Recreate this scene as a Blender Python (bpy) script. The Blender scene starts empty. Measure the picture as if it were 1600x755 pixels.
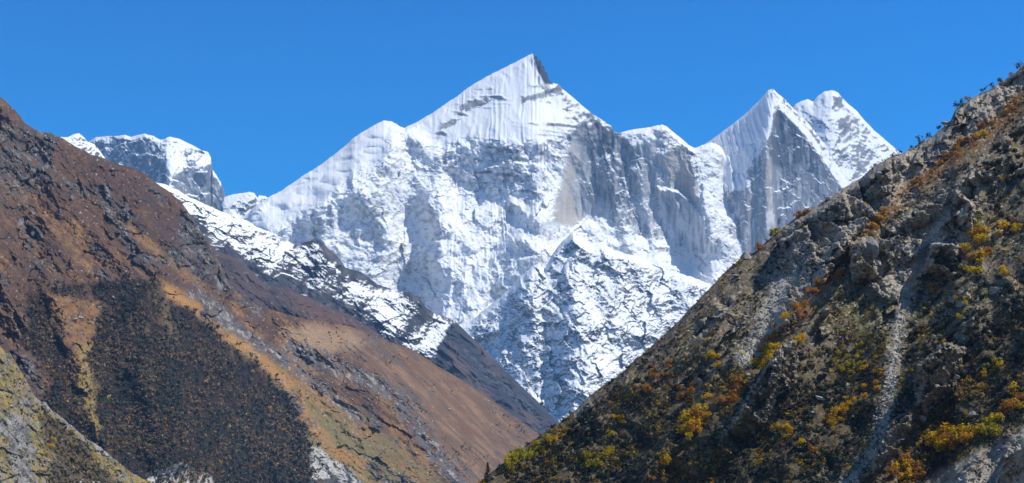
import bpy, math, random
import numpy as np
from concurrent.futures import ThreadPoolExecutor

# ------------------------------------------------------------------ scene, camera, light
SC = bpy.context.scene
COL = SC.collection
R = math.radians
PW, PH = 1600.0, 755.0
HFOV = R(36.0)
FPX = PW / 2 / math.tan(HFOV / 2)          # focal length in photo pixels
HORIZON = 840.0                            # eye level lies just under the frame
PITCH = math.atan((HORIZON - PH / 2) / FPX)
Q = 1.0                                    # terrain grid step

cam = bpy.data.cameras.new('camera')
cam.sensor_width = 36.0
cam.lens = 18.0 / math.tan(HFOV / 2)
cam.clip_start = 1.0
cam.clip_end = 90000.0
camo = bpy.data.objects.new('camera', cam)
camo.rotation_euler = (R(90) + PITCH, 0, 0)
COL.objects.link(camo)
SC.camera = camo

SUN_EL, SUN_AZ = R(54.0), R(88.0)          # azimuth clockwise from the view direction (+Y)
SUN_DIR = np.array([math.cos(SUN_EL) * math.sin(SUN_AZ), math.cos(SUN_EL) * math.cos(SUN_AZ), math.sin(SUN_EL)])
w = bpy.data.worlds.new('World')
SC.world = w
w.use_nodes = True
wn = w.node_tree
bg = wn.nodes['Background']
sky = wn.nodes.new('ShaderNodeTexSky')
sky.sky_type = 'NISHITA'
sky.sun_disc = False
sky.sun_elevation = SUN_EL
sky.sun_rotation = SUN_AZ
sky.altitude = 3800
sky.air_density = 1.0
sky.dust_density = 0.0
sky.ozone_density = 3.0
hs = wn.nodes.new('ShaderNodeHueSaturation')
hs.inputs['Saturation'].default_value = 1.45
hs.inputs['Value'].default_value = 1.32
wn.links.new(sky.outputs[0], hs.inputs['Color'])
# thin high-altitude air: the dome deepens towards the zenith
tc = wn.nodes.new('ShaderNodeTexCoord'); sx = wn.nodes.new('ShaderNodeSeparateXYZ')
wn.links.new(tc.outputs['Generated'], sx.inputs[0])
zr = wn.nodes.new('ShaderNodeValToRGB')
zr.color_ramp.elements[0].position = .12; zr.color_ramp.elements[0].color = (1.7, 1.16, 1.05, 1)
e = zr.color_ramp.elements.new(.32); e.color = (.55, .88, .97, 1)
zr.color_ramp.elements[2].position = .66; zr.color_ramp.elements[2].color = (.20, .225, .27, 1)
wn.links.new(sx.outputs['Z'], zr.inputs[0])
zm = wn.nodes.new('ShaderNodeVectorMath'); zm.operation = 'MULTIPLY'
wn.links.new(hs.outputs[0], zm.inputs[0]); wn.links.new(zr.outputs[0], zm.inputs[1])
wn.links.new(zm.outputs[0], bg.inputs['Color'])
bg.inputs['Strength'].default_value = 0.15

sl = bpy.data.lights.new('sun', 'SUN')
sl.energy = 4.9
sl.angle = R(0.5)
sl.color = (1.0, 0.965, 0.90)
so = bpy.data.objects.new('sun', sl)
so.rotation_euler = (R(90) - SUN_EL, 0, -SUN_AZ + R(180))
COL.objects.link(so)
SC.view_settings.view_transform = 'Standard'
SC.view_settings.look = 'None'
SC.view_settings.exposure = 0.15
SC.view_settings.gamma = 1.0
SC.view_settings.use_curve_mapping = False

# ------------------------------------------------------------------ maths helpers
def lerp(a, b, t): return a + (b - a) * t
def sstep(a, b, x):
    t = np.clip((x - a) / (b - a), 0, 1)
    return t * t * (3 - 2 * t)

_rg = np.random.RandomState(7)
_ANG = _rg.rand(256, 256) * 2 * np.pi
_GX, _GY = np.cos(_ANG).astype(np.float32), np.sin(_ANG).astype(np.float32)
_JX, _JY = _rg.rand(256, 256).astype(np.float32), _rg.rand(256, 256).astype(np.float32)

def pn(u, v, s=0):
    u = u + s * 17.37; v = v + s * 41.91
    iu = np.floor(u); iv = np.floor(v)
    fu = (u - iu).astype(np.float32); fv = (v - iv).astype(np.float32)
    a = iu.astype(np.int32) & 255; b = iv.astype(np.int32) & 255
    a1 = (a + 1) & 255; b1 = (b + 1) & 255
    su = fu * fu * fu * (fu * (fu * 6 - 15) + 10); sv = fv * fv * fv * (fv * (fv * 6 - 15) + 10)
    n00 = _GX[a, b] * fu + _GY[a, b] * fv
    n10 = _GX[a1, b] * (fu - 1) + _GY[a1, b] * fv
    n01 = _GX[a, b1] * fu + _GY[a, b1] * (fv - 1)
    n11 = _GX[a1, b1] * (fu - 1) + _GY[a1, b1] * (fv - 1)
    x0 = n00 + (n10 - n00) * su; x1 = n01 + (n11 - n01) * su
    return (x0 + (x1 - x0) * sv) * 1.5

def fbm(u, v, wl, octs=5, gain=0.5, s=0):
    r = 0; a = 1.0; t = 0
    for k in range(octs):
        r = r + a * pn(u / wl, v / wl, s + k * 3); t += a
        a *= gain; wl *= 0.49
    return r / t

def ridged(u, v, wl, octs=5, gain=0.55, s=0):
    """sharp crests, about 0..1"""
    r = 0; a = 1.0; t = 0; prev = 1
    for k in range(octs):
        n = 1 - np.abs(pn(u / wl, v / wl, s + k * 5)); n = n * n
        r = r + a * n * prev; t += a
        prev = np.clip(n * 1.3, 0, 1)
        a *= gain; wl *= 0.48
    return r / t

def cells(u, v, wl, s=0):
    """cellular noise: distance to the nearest point, to the second, and a random value"""
    u = u / wl + s * 13.1; v = v / wl + s * 7.7
    iu = np.floor(u).astype(np.int64); iv = np.floor(v).astype(np.int64)
    f1 = np.full(u.shape, 9.0, np.float32); f2 = f1.copy(); rnd = np.zeros(u.shape, np.float32)
    for di in (-1, 0, 1):
        for dj in (-1, 0, 1):
            a = (iu + di) & 255; b = (iv + dj) & 255
            d = np.hypot(iu + di + _JX[a, b] - u, iv + dj + _JY[a, b] - v).astype(np.float32)
            near = d < f1
            f2 = np.where(near, f1, np.minimum(f2, d))
            rnd = np.where(near, _JX[b, a], rnd)
            f1 = np.where(near, d, f1)
    return f1, f2, rnd

def facets(u, v, wl, s=0, ox=1.0, oy=1.0):
    """broken rock: every cell a tilted plane of its own at its own depth (in the units of u, v)"""
    u = u / wl + s * 13.1; v = v / wl + s * 7.7
    iu = np.floor(u).astype(np.int32); iv = np.floor(v).astype(np.int32)
    f1 = np.full(u.shape, 9.0, np.float32); h = np.zeros(u.shape, np.float32)
    for di in (-1, 0, 1):
        for dj in (-1, 0, 1):
            a = (iu + di) & 255; b = (iv + dj) & 255
            dx = u - (iu + di + _JX[a, b]); dy = v - (iv + dj + _JY[a, b])
            d = np.hypot(dx, dy)
            k = (_JX[b, a] - .5) * .9 + (_JY[b, a] - .42) * ox * dx * 2 + (_JX[b, (a + 91) & 255] - .25) * oy * dy * 1.4
            near = d < f1
            h = np.where(near, k, h)
            f1 = np.where(near, d, f1)
    return h * wl

def seg_dist(x, y, pts, closed=False):
    """distance to a polyline, signed side of the nearest segment, position along it 0..1"""
    best = np.full(x.shape, 1e9); side = np.zeros(x.shape); tt = np.zeros(x.shape)
    n = len(pts); m = n if closed else n - 1
    L = [math.dist(pts[k], pts[(k + 1) % n]) for k in range(m)]
    tot = sum(L); acc = 0
    for k in range(m):
        ax, ay = pts[k]; bx, by = pts[(k + 1) % n]
        dx, dy = bx - ax, by - ay
        t = np.clip(((x - ax) * dx + (y - ay) * dy) / (dx * dx + dy * dy + 1e-9), 0, 1)
        d = np.hypot(x - ax - t * dx, y - ay - t * dy)
        near = d < best
        best = np.where(near, d, best)
        side = np.where(near, (x - ax) * dy - (y - ay) * dx, side)
        tt = np.where(near, (acc + t * L[k]) / tot, tt)
        acc += L[k]
    return best, np.sign(side), tt

def inside(x, y, pts):
    c = np.zeros(x.shape, bool)
    n = len(pts)
    for k in range(n):
        ax, ay = pts[k]; bx, by = pts[(k + 1) % n]
        if ay == by: continue
        hit = ((ay > y) != (by > y)) & (x < (bx - ax) * (y - ay) / (by - ay) + ax)
        c ^= hit
    return c

class Field:
    """all the working arrays of one mountain"""
    def near(f, pts, reach):
        xs = [p[0] for p in pts]; ys = [p[1] for p in pts]
        return np.nonzero((f.px > min(xs) - reach) & (f.px < max(xs) + reach) & (f.py > min(ys) - reach) & (f.py < max(ys) + reach))
    def wob(f, k, warp, wl, s, octs=4):
        u = f.u[k]; v = f.v[k]
        return f.px[k] + warp * fbm(u, v, wl, octs, .6, 50 + s), f.py[k] + warp * fbm(u, v, wl, octs, .6, 80 + s)
    def poly(f, pts, soft=8, warp=6, wl=22, s=0):
        r = np.zeros(f.px.shape, np.float32)
        k = f.near(pts, soft + warp * 1.2)
        if len(k[0]):
            x, y = f.wob(k, warp, wl, s)
            d, _, _ = seg_dist(x, y, pts, True)
            r[k] = sstep(-soft, soft, np.where(inside(x, y, pts), d, -d))
        return r
    def line(f, pts, width, soft=None, warp=5, wl=18, s=0):
        soft = soft or width * .5
        r = np.zeros(f.px.shape, np.float32)
        k = f.near(pts, width + soft + warp * 1.2)
        if len(k[0]):
            x, y = f.wob(k, warp, wl, s + 100)
            d, _, _ = seg_dist(x, y, pts)
            r[k] = 1 - sstep(width - soft, width + soft, d)
        return r
    def cliff(f, pts, rise=1.3, soft=2.5, warp=4, wl=12, s=0, lean=.0):
        """a block whose front stands up steeply from the lower edge of the outline"""
        r = np.zeros(f.px.shape, np.float32)
        k = f.near(pts, soft + warp * 1.2)
        if len(k[0]):
            x, y = f.wob(k, warp, wl, s + 40)
            d, _, _ = seg_dist(x, y, pts, True)
            m = sstep(-soft, soft, np.where(inside(x, y, pts), d, -d))
            xs = np.linspace(min(p[0] for p in pts), max(p[0] for p in pts), 60)
            low = np.full(60, -1e9)
            for q in range(len(pts)):
                (ax, ay), (bx, by) = pts[q], pts[(q + 1) % len(pts)]
                if ax == bx: continue
                t = (xs - ax) / (bx - ax)
                low = np.maximum(low, np.where((t >= 0) & (t <= 1), ay + t * (by - ay), -1e9))
            low = np.where(low < 0, max(p[1] for p in pts), low)
            r[k] = m * (rise * np.clip(np.interp(x, xs, low) - y, 0, 400) + lean * (x - xs[0]))
        return r
    def rib(f, pts, wl_, wr_, amp, taper=.12, warp=9, pw=1.0, s=0):
        """a crest (amp > 0, towards the viewer) with its own width on either side"""
        r = np.zeros(f.px.shape, np.float32)
        k = f.near(pts, max(wl_, wr_) + warp * 1.2)
        if len(k[0]):
            x, y = f.wob(k, warp, 26, s + 160)
            d, sd, t = seg_dist(x, y, pts)
            p = np.clip(1 - d / np.where(sd > 0, wr_, wl_), 0, 1) ** pw
            r[k] = amp * p * sstep(0, taper, t + 1e-3) * sstep(0, taper, 1 - t + 1e-3)
        return r

CP, SP = math.cos(PITCH), math.sin(PITCH)
def rays(px, py):
    """direction with unit Y (horizontal distance ahead) through a photo pixel"""
    x = (px - PW / 2) / FPX; y = (PH / 2 - py) / FPX
    wy = CP - y * SP; wz = SP + y * CP
    return x / wy, wz / wy

def tag(o, label=None, cat=None, group=None, kind=None):
    if label: o['label'] = label
    if cat: o['category'] = cat
    if group: o['group'] = group
    if kind: o['kind'] = kind
    return o

def mesh_np(name, V, F, cols=None, smooth=True):
    me = bpy.data.meshes.new(name)
    V = np.asarray(V, np.float32); F = np.asarray(F, np.int32)
    k = F.shape[1]
    me.vertices.add(len(V)); me.vertices.foreach_set('co', V.ravel())
    me.loops.add(F.size); me.loops.foreach_set('vertex_index', F.ravel())
    me.polygons.add(len(F))
    me.polygons.foreach_set('loop_start', np.arange(0, F.size, k, dtype=np.int32))
    me.polygons.foreach_set('use_smooth', np.full(len(F), smooth))
    if cols is not None:
        at = me.color_attributes.new('tint', 'FLOAT_COLOR', 'POINT')
        c = np.ones((len(V), 4), np.float32); c[:, :3] = cols
        at.data.foreach_set('color', c.ravel())
    me.update(calc_edges=True)
    return me

def link(name, me, mat=None, parent=None):
    o = bpy.data.objects.new(name, me)
    COL.objects.link(o)
    if mat and not me.materials: me.materials.append(mat)
    if parent: o.parent = parent
    return o

# ------------------------------------------------------------------ materials
def ground_mat(name, mpp, rough=0.92, amp=0.35, bump=0.6, spec=0.15):
    """vertex tint of the ground, broken up by fine mottling and a grainy bump"""
    m = bpy.data.materials.new(name); m.use_nodes = True
    nt = m.node_tree; N = nt.nodes; L = nt.links
    p = N['Principled BSDF']
    at = N.new('ShaderNodeAttribute'); at.attribute_name = 'tint'
    geo = N.new('ShaderNodeNewGeometry')
    n1 = N.new('ShaderNodeTexNoise'); n1.inputs['Scale'].default_value = 1 / (2.2 * mpp)
    n1.inputs['Detail'].default_value = 4; n1.inputs['Roughness'].default_value = .65
    L.new(geo.outputs['Position'], n1.inputs['Vector'])
    mr = N.new('ShaderNodeMapRange')
    mr.inputs['From Min'].default_value = .3; mr.inputs['From Max'].default_value = .7
    mr.inputs['To Min'].default_value = 1 - amp; mr.inputs['To Max'].default_value = 1 + amp
    L.new(n1.outputs[0], mr.inputs['Value'])
    mx = N.new('ShaderNodeVectorMath'); mx.operation = 'MULTIPLY'
    L.new(at.outputs['Color'], mx.inputs[0]); L.new(mr.outputs[0], mx.inputs[1])
    L.new(mx.outputs[0], p.inputs['Base Color'])
    p.inputs['Roughness'].default_value = rough
    p.inputs['Specular IOR Level'].default_value = spec
    bp = N.new('ShaderNodeBump'); bp.inputs['Strength'].default_value = bump
    bp.inputs['Distance'].default_value = mpp * 1.2
    L.new(n1.outputs[0], bp.inputs['Height']); L.new(bp.outputs[0], p.inputs['Normal'])
    return m

# ------------------------------------------------------------------ mountain builder
def mountain(name, top, bottom, x0, x1, Dr, slope, shape, paint, mat_kw=None, smooth_s=9, jag=1.5, jag_wl=14,
                   label=None, cat='mountain', back=2.2, res=1.0, D0=None, relax=450):
    """top: skyline, bottom: how far down it goes (both traced), Dr: distance of the skyline;
    slope(f) gives steepness in degrees; shape(f) the relief towards (+) the viewer, in pixels at distance D0;
    paint(f) the ground colour from the finished relief (f.nz = upward facing)."""
    q = Q * res
    f = Field()
    f.name = name; f.label = label; f.cat = cat; f.mat_kw = mat_kw
    nx = int((x1 - x0) / q) + 1
    cx = np.linspace(x0, x1, nx)
    tp = np.array(top, float); bt = np.array(bottom, float); dr = np.array(Dr, float)
    D0 = D0 or float(np.mean(dr[:, 1])); mpp = D0 / FPX
    f.mpp = mpp
    yt = np.interp(cx, tp[:, 0], tp[:, 1])
    yt = yt + jag * fbm(cx, cx * 0 + 3.3, jag_wl, 4, .65, int(D0) % 37)
    yb = np.maximum(np.interp(cx, bt[:, 0], bt[:, 1]), yt + 12)
    D = np.interp(cx, dr[:, 0], dr[:, 1])
    ny = int((yb - yt).max() / q) + 1
    t = np.linspace(0, 1, ny)[:, None]
    f.px = np.repeat(cx[None, :], ny, 0); f.py = yt + (yb - yt) * t
    f.top = yt[None, :]
    rx, rz = rays(f.px, f.py)
    # working coordinates: metres across and up at the mean distance, in units of one photo pixel
    f.u = (rx * D0 / mpp).astype(np.float32); f.v = (rz * D0 / mpp).astype(np.float32)
    S = slope(f)
    for _ in range(3):
        k = smooth_s
        Sp = np.pad(S, ((0, 0), (k, k)), 'edge'); c = np.cumsum(Sp, 1)
        S = (c[:, 2 * k:] - np.pad(c, ((0, 0), (1, 0)))[:, :c.shape[1] - 2 * k]) / (2 * k + 1)
    ts = np.tan(np.radians(np.clip(S, 15, 88)))
    # teeth of the skyline stand on the same plane as the ridge they belong to
    k = int(22 / q); g = np.hanning(2 * k + 1); g /= g.sum()
    ys = np.convolve(np.pad(yt, k, 'reflect', reflect_type='odd'), g, 'valid')
    D = D + (ys - yt) * D / FPX / math.tan(math.radians(float(np.mean(S))))
    B = np.empty_like(f.px); B[0] = D
    for j in range(1, ny):
        z = B[j - 1] * rz[j - 1]
        B[j] = (B[j - 1] * ts[j] - z) / (ts[j] - rz[j])
    # slopes hold locally; over `relax` pixels the face returns to its mean steepness
    tm = math.tan(math.radians(float(np.mean(S))))
    M = np.empty_like(B); M[0] = D
    for j in range(1, ny):
        M[j] = (M[j - 1] * tm - M[j - 1] * rz[j - 1]) / (tm - rz[j])
    dev = B - M; out = np.zeros_like(dev)
    dk = np.exp(-(yb - yt) / (ny - 1) / relax)
    for j in range(1, ny):
        out[j] = out[j - 1] * dk + dev[j] - dev[j - 1]
    B = M + out
    f.S = S
    f.base = B
    B = B - shape(f) * mpp
    X = rx * B; Z = rz * B
    P = np.stack([X, B, Z], -1)
    # normals
    du = np.gradient(P, axis=1); dv = np.gradient(P, axis=0)
    n = np.cross(du, dv); n /= np.linalg.norm(n, axis=-1, keepdims=True) + 1e-9
    n *= np.where(n[..., 1:2] > 0, -1, 1)
    f.n = n; f.nz = n[..., 2]; f.P = P
    f.sun = n @ SUN_DIR
    C = paint(f)
    # the far side falls away behind the skyline, and a skirt drops below the valley floor
    rows = []; rcol = []
    depth = max(P[0, :, 2].max() * .6, 60)
    for k, (a, b) in enumerate(((0.02, .004), (.06, .03), (.2, .14), (.6, .5), (1.2, 1.0))):
        r = P[0].copy(); r[:, 1] += depth * a * back; r[:, 0] *= r[:, 1] / P[0, :, 1]
        r[:, 2] -= depth * b * 1.2
        rows.insert(0, r); rcol.insert(0, C[0] * 1.0)
    sk = P[-1].copy(); sk[:, 2] = -75; sk[:, 1] -= 5
    A = np.concatenate([np.array(rows), P, sk[None]], 0)
    CC = np.concatenate([np.array(rcol), C, C[-1:]], 0)
    H, W = A.shape[:2]
    idx = np.arange(H * W).reshape(H, W)
    F = np.stack([idx[:-1, :-1], idx[1:, :-1], idx[1:, 1:], idx[:-1, 1:]], -1).reshape(-1, 4)
    f.mesh = (A.reshape(-1, 3), F, CC.reshape(-1, 3))
    f.cx = cx; f.yt = yt; f.yb = yb; f.ny = ny
    return f

def build_all():
    """the arrays are worked out side by side, then every mountain becomes one mesh"""
    with ThreadPoolExecutor(4) as ex:
        fut = [(n, ex.submit(mountain, *a, **k)) for n, a, k in JOBS]
    for n, j in fut:
        f = j.result()
        o = link(f.name, mesh_np(f.name, *f.mesh), ground_mat(f.name + '_ground', f.mpp, **(f.mat_kw or {})))
        tag(o, f.label, f.cat, None, 'structure')
        DONE[n] = f; f.mesh = None

JOBS = []; DONE = {}
def build_mountain(*a, **k):
    JOBS.append((a[0], a, k))

def on(f, px, py):
    """point of the finished surface, its normal, under a photo position"""
    i = int(np.clip(np.searchsorted(f.cx, px), 0, len(f.cx) - 1))
    t = (py - f.yt[i]) / (f.yb[i] - f.yt[i])
    j = int(np.clip(round(t * (f.ny - 1)), 0, f.ny - 1))
    return f.P[j, i], f.n[j, i]

def mixc(a, b, m):
    return a + (np.asarray(b, float) - a) * m[..., None]
def flat(f, c):
    return np.broadcast_to(np.array(c, float), f.px.shape + (3,)).copy()

SNOW = (.86, .88, .90)

# ================================================================== THE FAR SNOW PEAKS
GRANITE = (.43, .415, .39); GRANITE_D = (.29, .285, .28); BEIGE = (.44, .40, .355); DARKROCK = (.085, .08, .08)

def snow_paint(f, rock, snow_at, width=.10, wob=.14, wl=16, s=0):
    """snow lies where the ground is flat enough; snow_at = upward facing needed"""
    nzs = f.nz + wob * fbm(f.u, f.v, wl, 5, .62, 300 + s)
    m = sstep(snow_at - width, snow_at + width, nzs)
    shade = 1 + .03 * fbm(f.u, f.v, 60, 4, .5, 310 + s)
    c = mixc(rock, SNOW, m)
    return c * np.where(m > .5, shade, 1)[..., None], m

def streaks(f, s=0, wx=7, wy=90):
    return fbm(f.u / wx, f.v / wy, 1.0, 4, .6, 330 + s)

# ---- main massif --------------------------------------------------
M_TOP = [(340,365),(370,347),(385,335),(400,322),(420,308),(440,298),(470,277),(500,258),(520,243),(535,232),(552,216),(570,204),
 (585,196),(600,188),(612,190),(622,196),(632,200),(645,194),(660,186),(675,177),(700,160),(715,150),(730,138),(750,126),(775,112),
 (800,100),(815,92),(826,86),(829,85),(832,83),(835,88),(839,88),(841,96),(845,94),(847,103),(850,103),(852,113),(854,112),(857,123),(860,129),(864,130),(872,131),(880,140),(890,148),(905,161),(915,170),
 (925,178),(940,187),(955,197),(959,205),(966,208),(975,206),(990,202),(1010,200),(1035,195),(1042,198),(1050,205),(1065,217),(1075,226),
 (1085,231),(1095,228),(1110,222),(1125,228),(1150,262),(1180,300),(1230,350),(1300,420)]
M_BOT = [(340,420),(450,440),(600,500),(720,560),(830,680),(900,680),(1000,640),(1100,560),(1300,470)]
M_DR = [(340,9800),(600,10700),(830,11300),(960,11300),(1090,11700),(1300,12600)]
CLIFF_BAND = [(690,228),(740,212),(800,222),(850,222),(905,195),(915,215),(890,262),(862,300),(800,312),(745,300),(700,262)]
BUTTRESS_L = [(548,282),(600,262),(628,262),(655,300),(690,345),(705,400),(668,440),(600,450),(545,428),(480,392),(436,362),(470,345),(520,318)]
WALL_R = [(893,205),(925,185),(962,205),(985,225),(1030,222),(1060,215),(1085,250),(1098,330),(1130,400),(1060,385),(1000,365),(940,345),(900,340),(868,345),(880,290)]
BEIGE_R = [(895,225),(905,240),(893,300),(915,345),(890,355),(862,345),(875,300),(885,255)]
BEIGE_C = [(1043,240),(1066,240),(1083,262),(1096,325),(1075,312),(1050,290),(1040,262)]

def m_slope(f):
    S = 52 + 10 * fbm(f.u, f.v, 90, 4, .55, 1) + 9 * fbm(f.u, f.v, 22, 4, .6, 2)
    def put(m, v, n=6, wl=30, s=0):
        nonlocal S
        S = lerp(S, v + n * fbm(f.u, f.v, wl, 4, .6, 3 + s), m)
    put(f.poly([(380,350),(420,300),(500,250),(600,180),(645,205),(610,250),(550,275),(520,310),(470,335),(430,360)], 14), 40, 10, 40)
    put(f.poly([(640,205),(740,110),(828,70),(862,120),(915,170),(905,200),(850,222),(800,222),(740,212),(690,228)], 8), 51, 4, 30)
    put(f.poly(CLIFF_BAND, 6, 9), 79, 16, 20)
    put(f.poly(BUTTRESS_L, 10, 8), 72, 13, 30)
    put(f.poly(WALL_R, 8, 6), 89, 4, 26)
    put(f.poly([(965,200),(1040,192),(1030,222),(990,228)], 5, 3), 56, 5, 20)
    put(f.line([(862,300),(820,345),(775,380),(740,420),(722,470),(745,505)], 16, 10), 40, 6)
    put(f.poly([(800,285),(820,275),(850,245),(868,275),(860,320),(800,335),(775,330)], 8), 52, 6)
    put(f.line([(740,300),(700,330),(690,400),(720,440)], 16, 14), 50, 12, 20)
    put(f.poly([(690,330),(760,310),(860,320),(840,370),(760,420),(720,430)], 14, 12), 48, 9, 20)
    put(f.poly([(1040,395),(1100,400),(1150,470),(1080,500),(1020,470)], 12), 42, 10)
    put(f.poly([(770,440),(830,390),(860,400),(800,470),(760,500)], 6), 76, 8)
    return S

UPPER = [(640,205),(740,110),(828,70),(862,120),(915,170),(905,200),(850,222),(800,222),(740,212),(690,228)]
SHOULDER = [(385,350),(420,303),(500,252),(560,205),(600,183),(614,188),(612,215),(604,240),(572,262),(545,274),(520,305),(482,328),(440,352),(400,368)]
def m_shape(f):
    n = 30 * (fbm(f.u, f.v, 170, 3, .5, 5)) + 22 * ridged(f.u + 18 * fbm(f.u, f.v, 60, 3, .5, 6) + .3 * f.v, f.v * .7, 95, 4, .5, 7)
    up = f.poly(UPPER, 12); sh = f.poly(SHOULDER, 10); wr = f.poly(WALL_R, 8); bu = f.poly(BUTTRESS_L, 12); cb = f.poly(CLIFF_BAND, 6, 9)
    rough = (1 - .9 * up) * (1 - .92 * sh) * (1 - .7 * wr)
    h = n * lerp(.3, 1, rough)
    uf = f.u + 9 * fbm(f.u, f.v, 26, 4, .6, 8); vf = f.v + 9 * fbm(f.u, f.v, 26, 4, .6, 9)
    h = h + rough * (.20 * facets(uf, vf * .8, 40, 1) + .22 * facets(uf, vf, 13, 2) * (1 - .6 * bu) + 2.2 * fbm(f.u, f.v, 12, 5, .66, 10)
                     + 9 * (ridged(uf * 1.0 + .55 * vf * np.clip((f.px - 745) / 50, -1, 1) + 16 * fbm(f.u, f.v, 80, 3, .5, 60), vf / 2.0, 52, 4, .5, 58) - .4) * (1 - .5 * bu) * np.clip(np.abs(f.px - 745) / 70, .15, 1)
                     + 4 * (ridged(uf - .7 * vf, vf * .6, 24, 4, .55, 61) - .4) + 5 * fbm(f.u * .6 + f.v * .4, f.v, 36, 4, .6, 27))
    # wind-cut flutes of the upper faces
    fl = np.maximum(f.poly([(650,190),(740,100),(828,64),(862,115),(920,170),(905,205),(850,225),(790,228),(735,215),(690,225)], 12),
                    f.poly([(962,192),(1040,185),(1030,225),(990,230)], 5, 3))
    fl = np.maximum(fl, f.poly([(770,335),(800,285),(850,245),(868,275),(860,330),(830,345)], 8))
    uu = f.u + 8 * fbm(f.u, f.v, 70, 3, .5, 11) + .13 * (f.v - 300) * np.clip((f.px - 815) / 60, -1, 1)
    mod = sstep(-.35, .35, fbm(f.u, f.v / 2, 40, 3, .5, 25))
    h = h + fl * mod * (1.7 * (1 - np.abs(pn(uu / 13, f.v / 300, 12)) * 2) + .8 * (1 - np.abs(pn(uu / 5.5, f.v / 170, 13)) * 2))
    # soft glacier bulges of the left shoulder
    h = h + sh * (13 * np.abs(fbm(f.u * .6 + f.v * .75, f.v * 1.5 - f.u * .5, 42, 2, .4, 14)) + 3 * fbm(f.u, f.v, 30, 2, .5, 26))
    # vertical pillars of the granite walls
    uw = f.u + 11 * fbm(f.u, f.v, 50, 3, .5, 15) + .28 * f.v
    h = h + wr * (12 * (ridged(uw, f.v / 6.0, 30, 2, .45, 16) - .4) + 3 * fbm(uw, f.v / 6, 9, 3, .6, 17))
    # great ribs
    h = h + f.rib([(905,180),(893,230),(878,290),(862,335),(835,370)], 60, 40, 24)
    h = h + f.rib([(945,240),(962,290),(975,350),(985,400)], 14, 24, 16) + f.rib([(985,255),(1000,300),(1015,350),(1030,400)], 12, 24, 16)
    h = h + f.rib([(1045,215),(1068,250),(1085,300),(1100,345),(1118,400)], 46, 26, 30)
    h = h + f.rib([(600,186),(625,230),(645,280),(680,350),(690,410)], 60, 50, 8, s=3)
    h = h + f.rib([(548,275),(562,305),(600,360),(640,430)], 46, 46, 16, s=5)
    h = h + f.rib([(740,215),(742,260),(735,310)], 26, 26, 8) + f.rib([(800,232),(815,260),(800,330)], 20, 16, 8)
    h = h + f.rib([(832,76),(842,100),(852,125),(864,142)], 12, 10, 12, .04, 2)
    h = h - f.rib([(870,290),(820,345),(775,380),(738,425),(722,480),(745,520)], 30, 26, 14)
    h = h + f.rib([(700,262),(684,300),(700,350),(735,395)], 30, 22, 12, s=7) + f.rib([(742,300),(725,345),(690,372),(668,440)], 24, 30, 11, s=8)
    h = h + f.rib([(775,318),(760,360),(715,395),(705,450)], 22, 26, 10, s=9) + f.rib([(850,330),(815,372),(770,410),(752,470)], 26, 20, 13, s=10)
    h = h + f.rib([(930,345),(905,380),(860,410)], 22, 26, 12, s=11) + f.rib([(1000,370),(1030,410),(1080,440)], 26, 20, 12, s=12)
    # overhanging cliffs
    for k, p in enumerate(M_CLIFFS): h = h + f.cliff(p, .30, 3, 6, 16, k)
    # rock strata of the upper face
    st = f.poly([(640,250),(690,190),(740,140),(790,118),(870,135),(925,180),(900,300),(700,320)], 14) * (1 - wr)
    vv = f.v + .10 * f.u + 8 * fbm(f.u, f.v, 60, 3, .5, 18)
    f.strata = st * sstep(-.05, .25, fbm(f.u / 1.7, f.v, 40, 4, .6, 20)) * np.clip(pn(vv / 7, f.u / 120, 19) * 2.2, 0, 1)
    for p in ([(812,150),(850,142),(872,132),(880,140),(858,150),(815,160)], [(720,160),(760,150),(775,155),(740,170),(715,178)], [(690,190),(720,182),(712,196),(690,204)]):
        f.strata = np.maximum(f.strata, f.poly(p, 3, 6, 12) * .9)
    h = h + f.strata * 2.2
    return h * sstep(-2, 9, f.py - f.top)
CREST_R = [(868,128),(885,145),(922,172),(962,203),(975,215),(985,232),(950,240),(915,232),(892,215),(880,180)]
M_CLIFFS = [[(760,262),(800,252),(846,258),(862,280),(830,288),(800,315),(770,318),(752,290)], [(512,318),(566,292),(580,310),(560,345),(518,350)],
            [(690,238),(730,225),(742,250),(700,268)], [(655,385),(690,375),(700,405),(668,420),(640,410)], [(770,440),(812,405),(850,395),(856,420),(810,455),(770,470)],
            [(470,330),(510,312),(510,330),(478,350)], [(1020,290),(1062,300),(1098,340),(1112,395),(1060,390),(1030,350)]]

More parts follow.
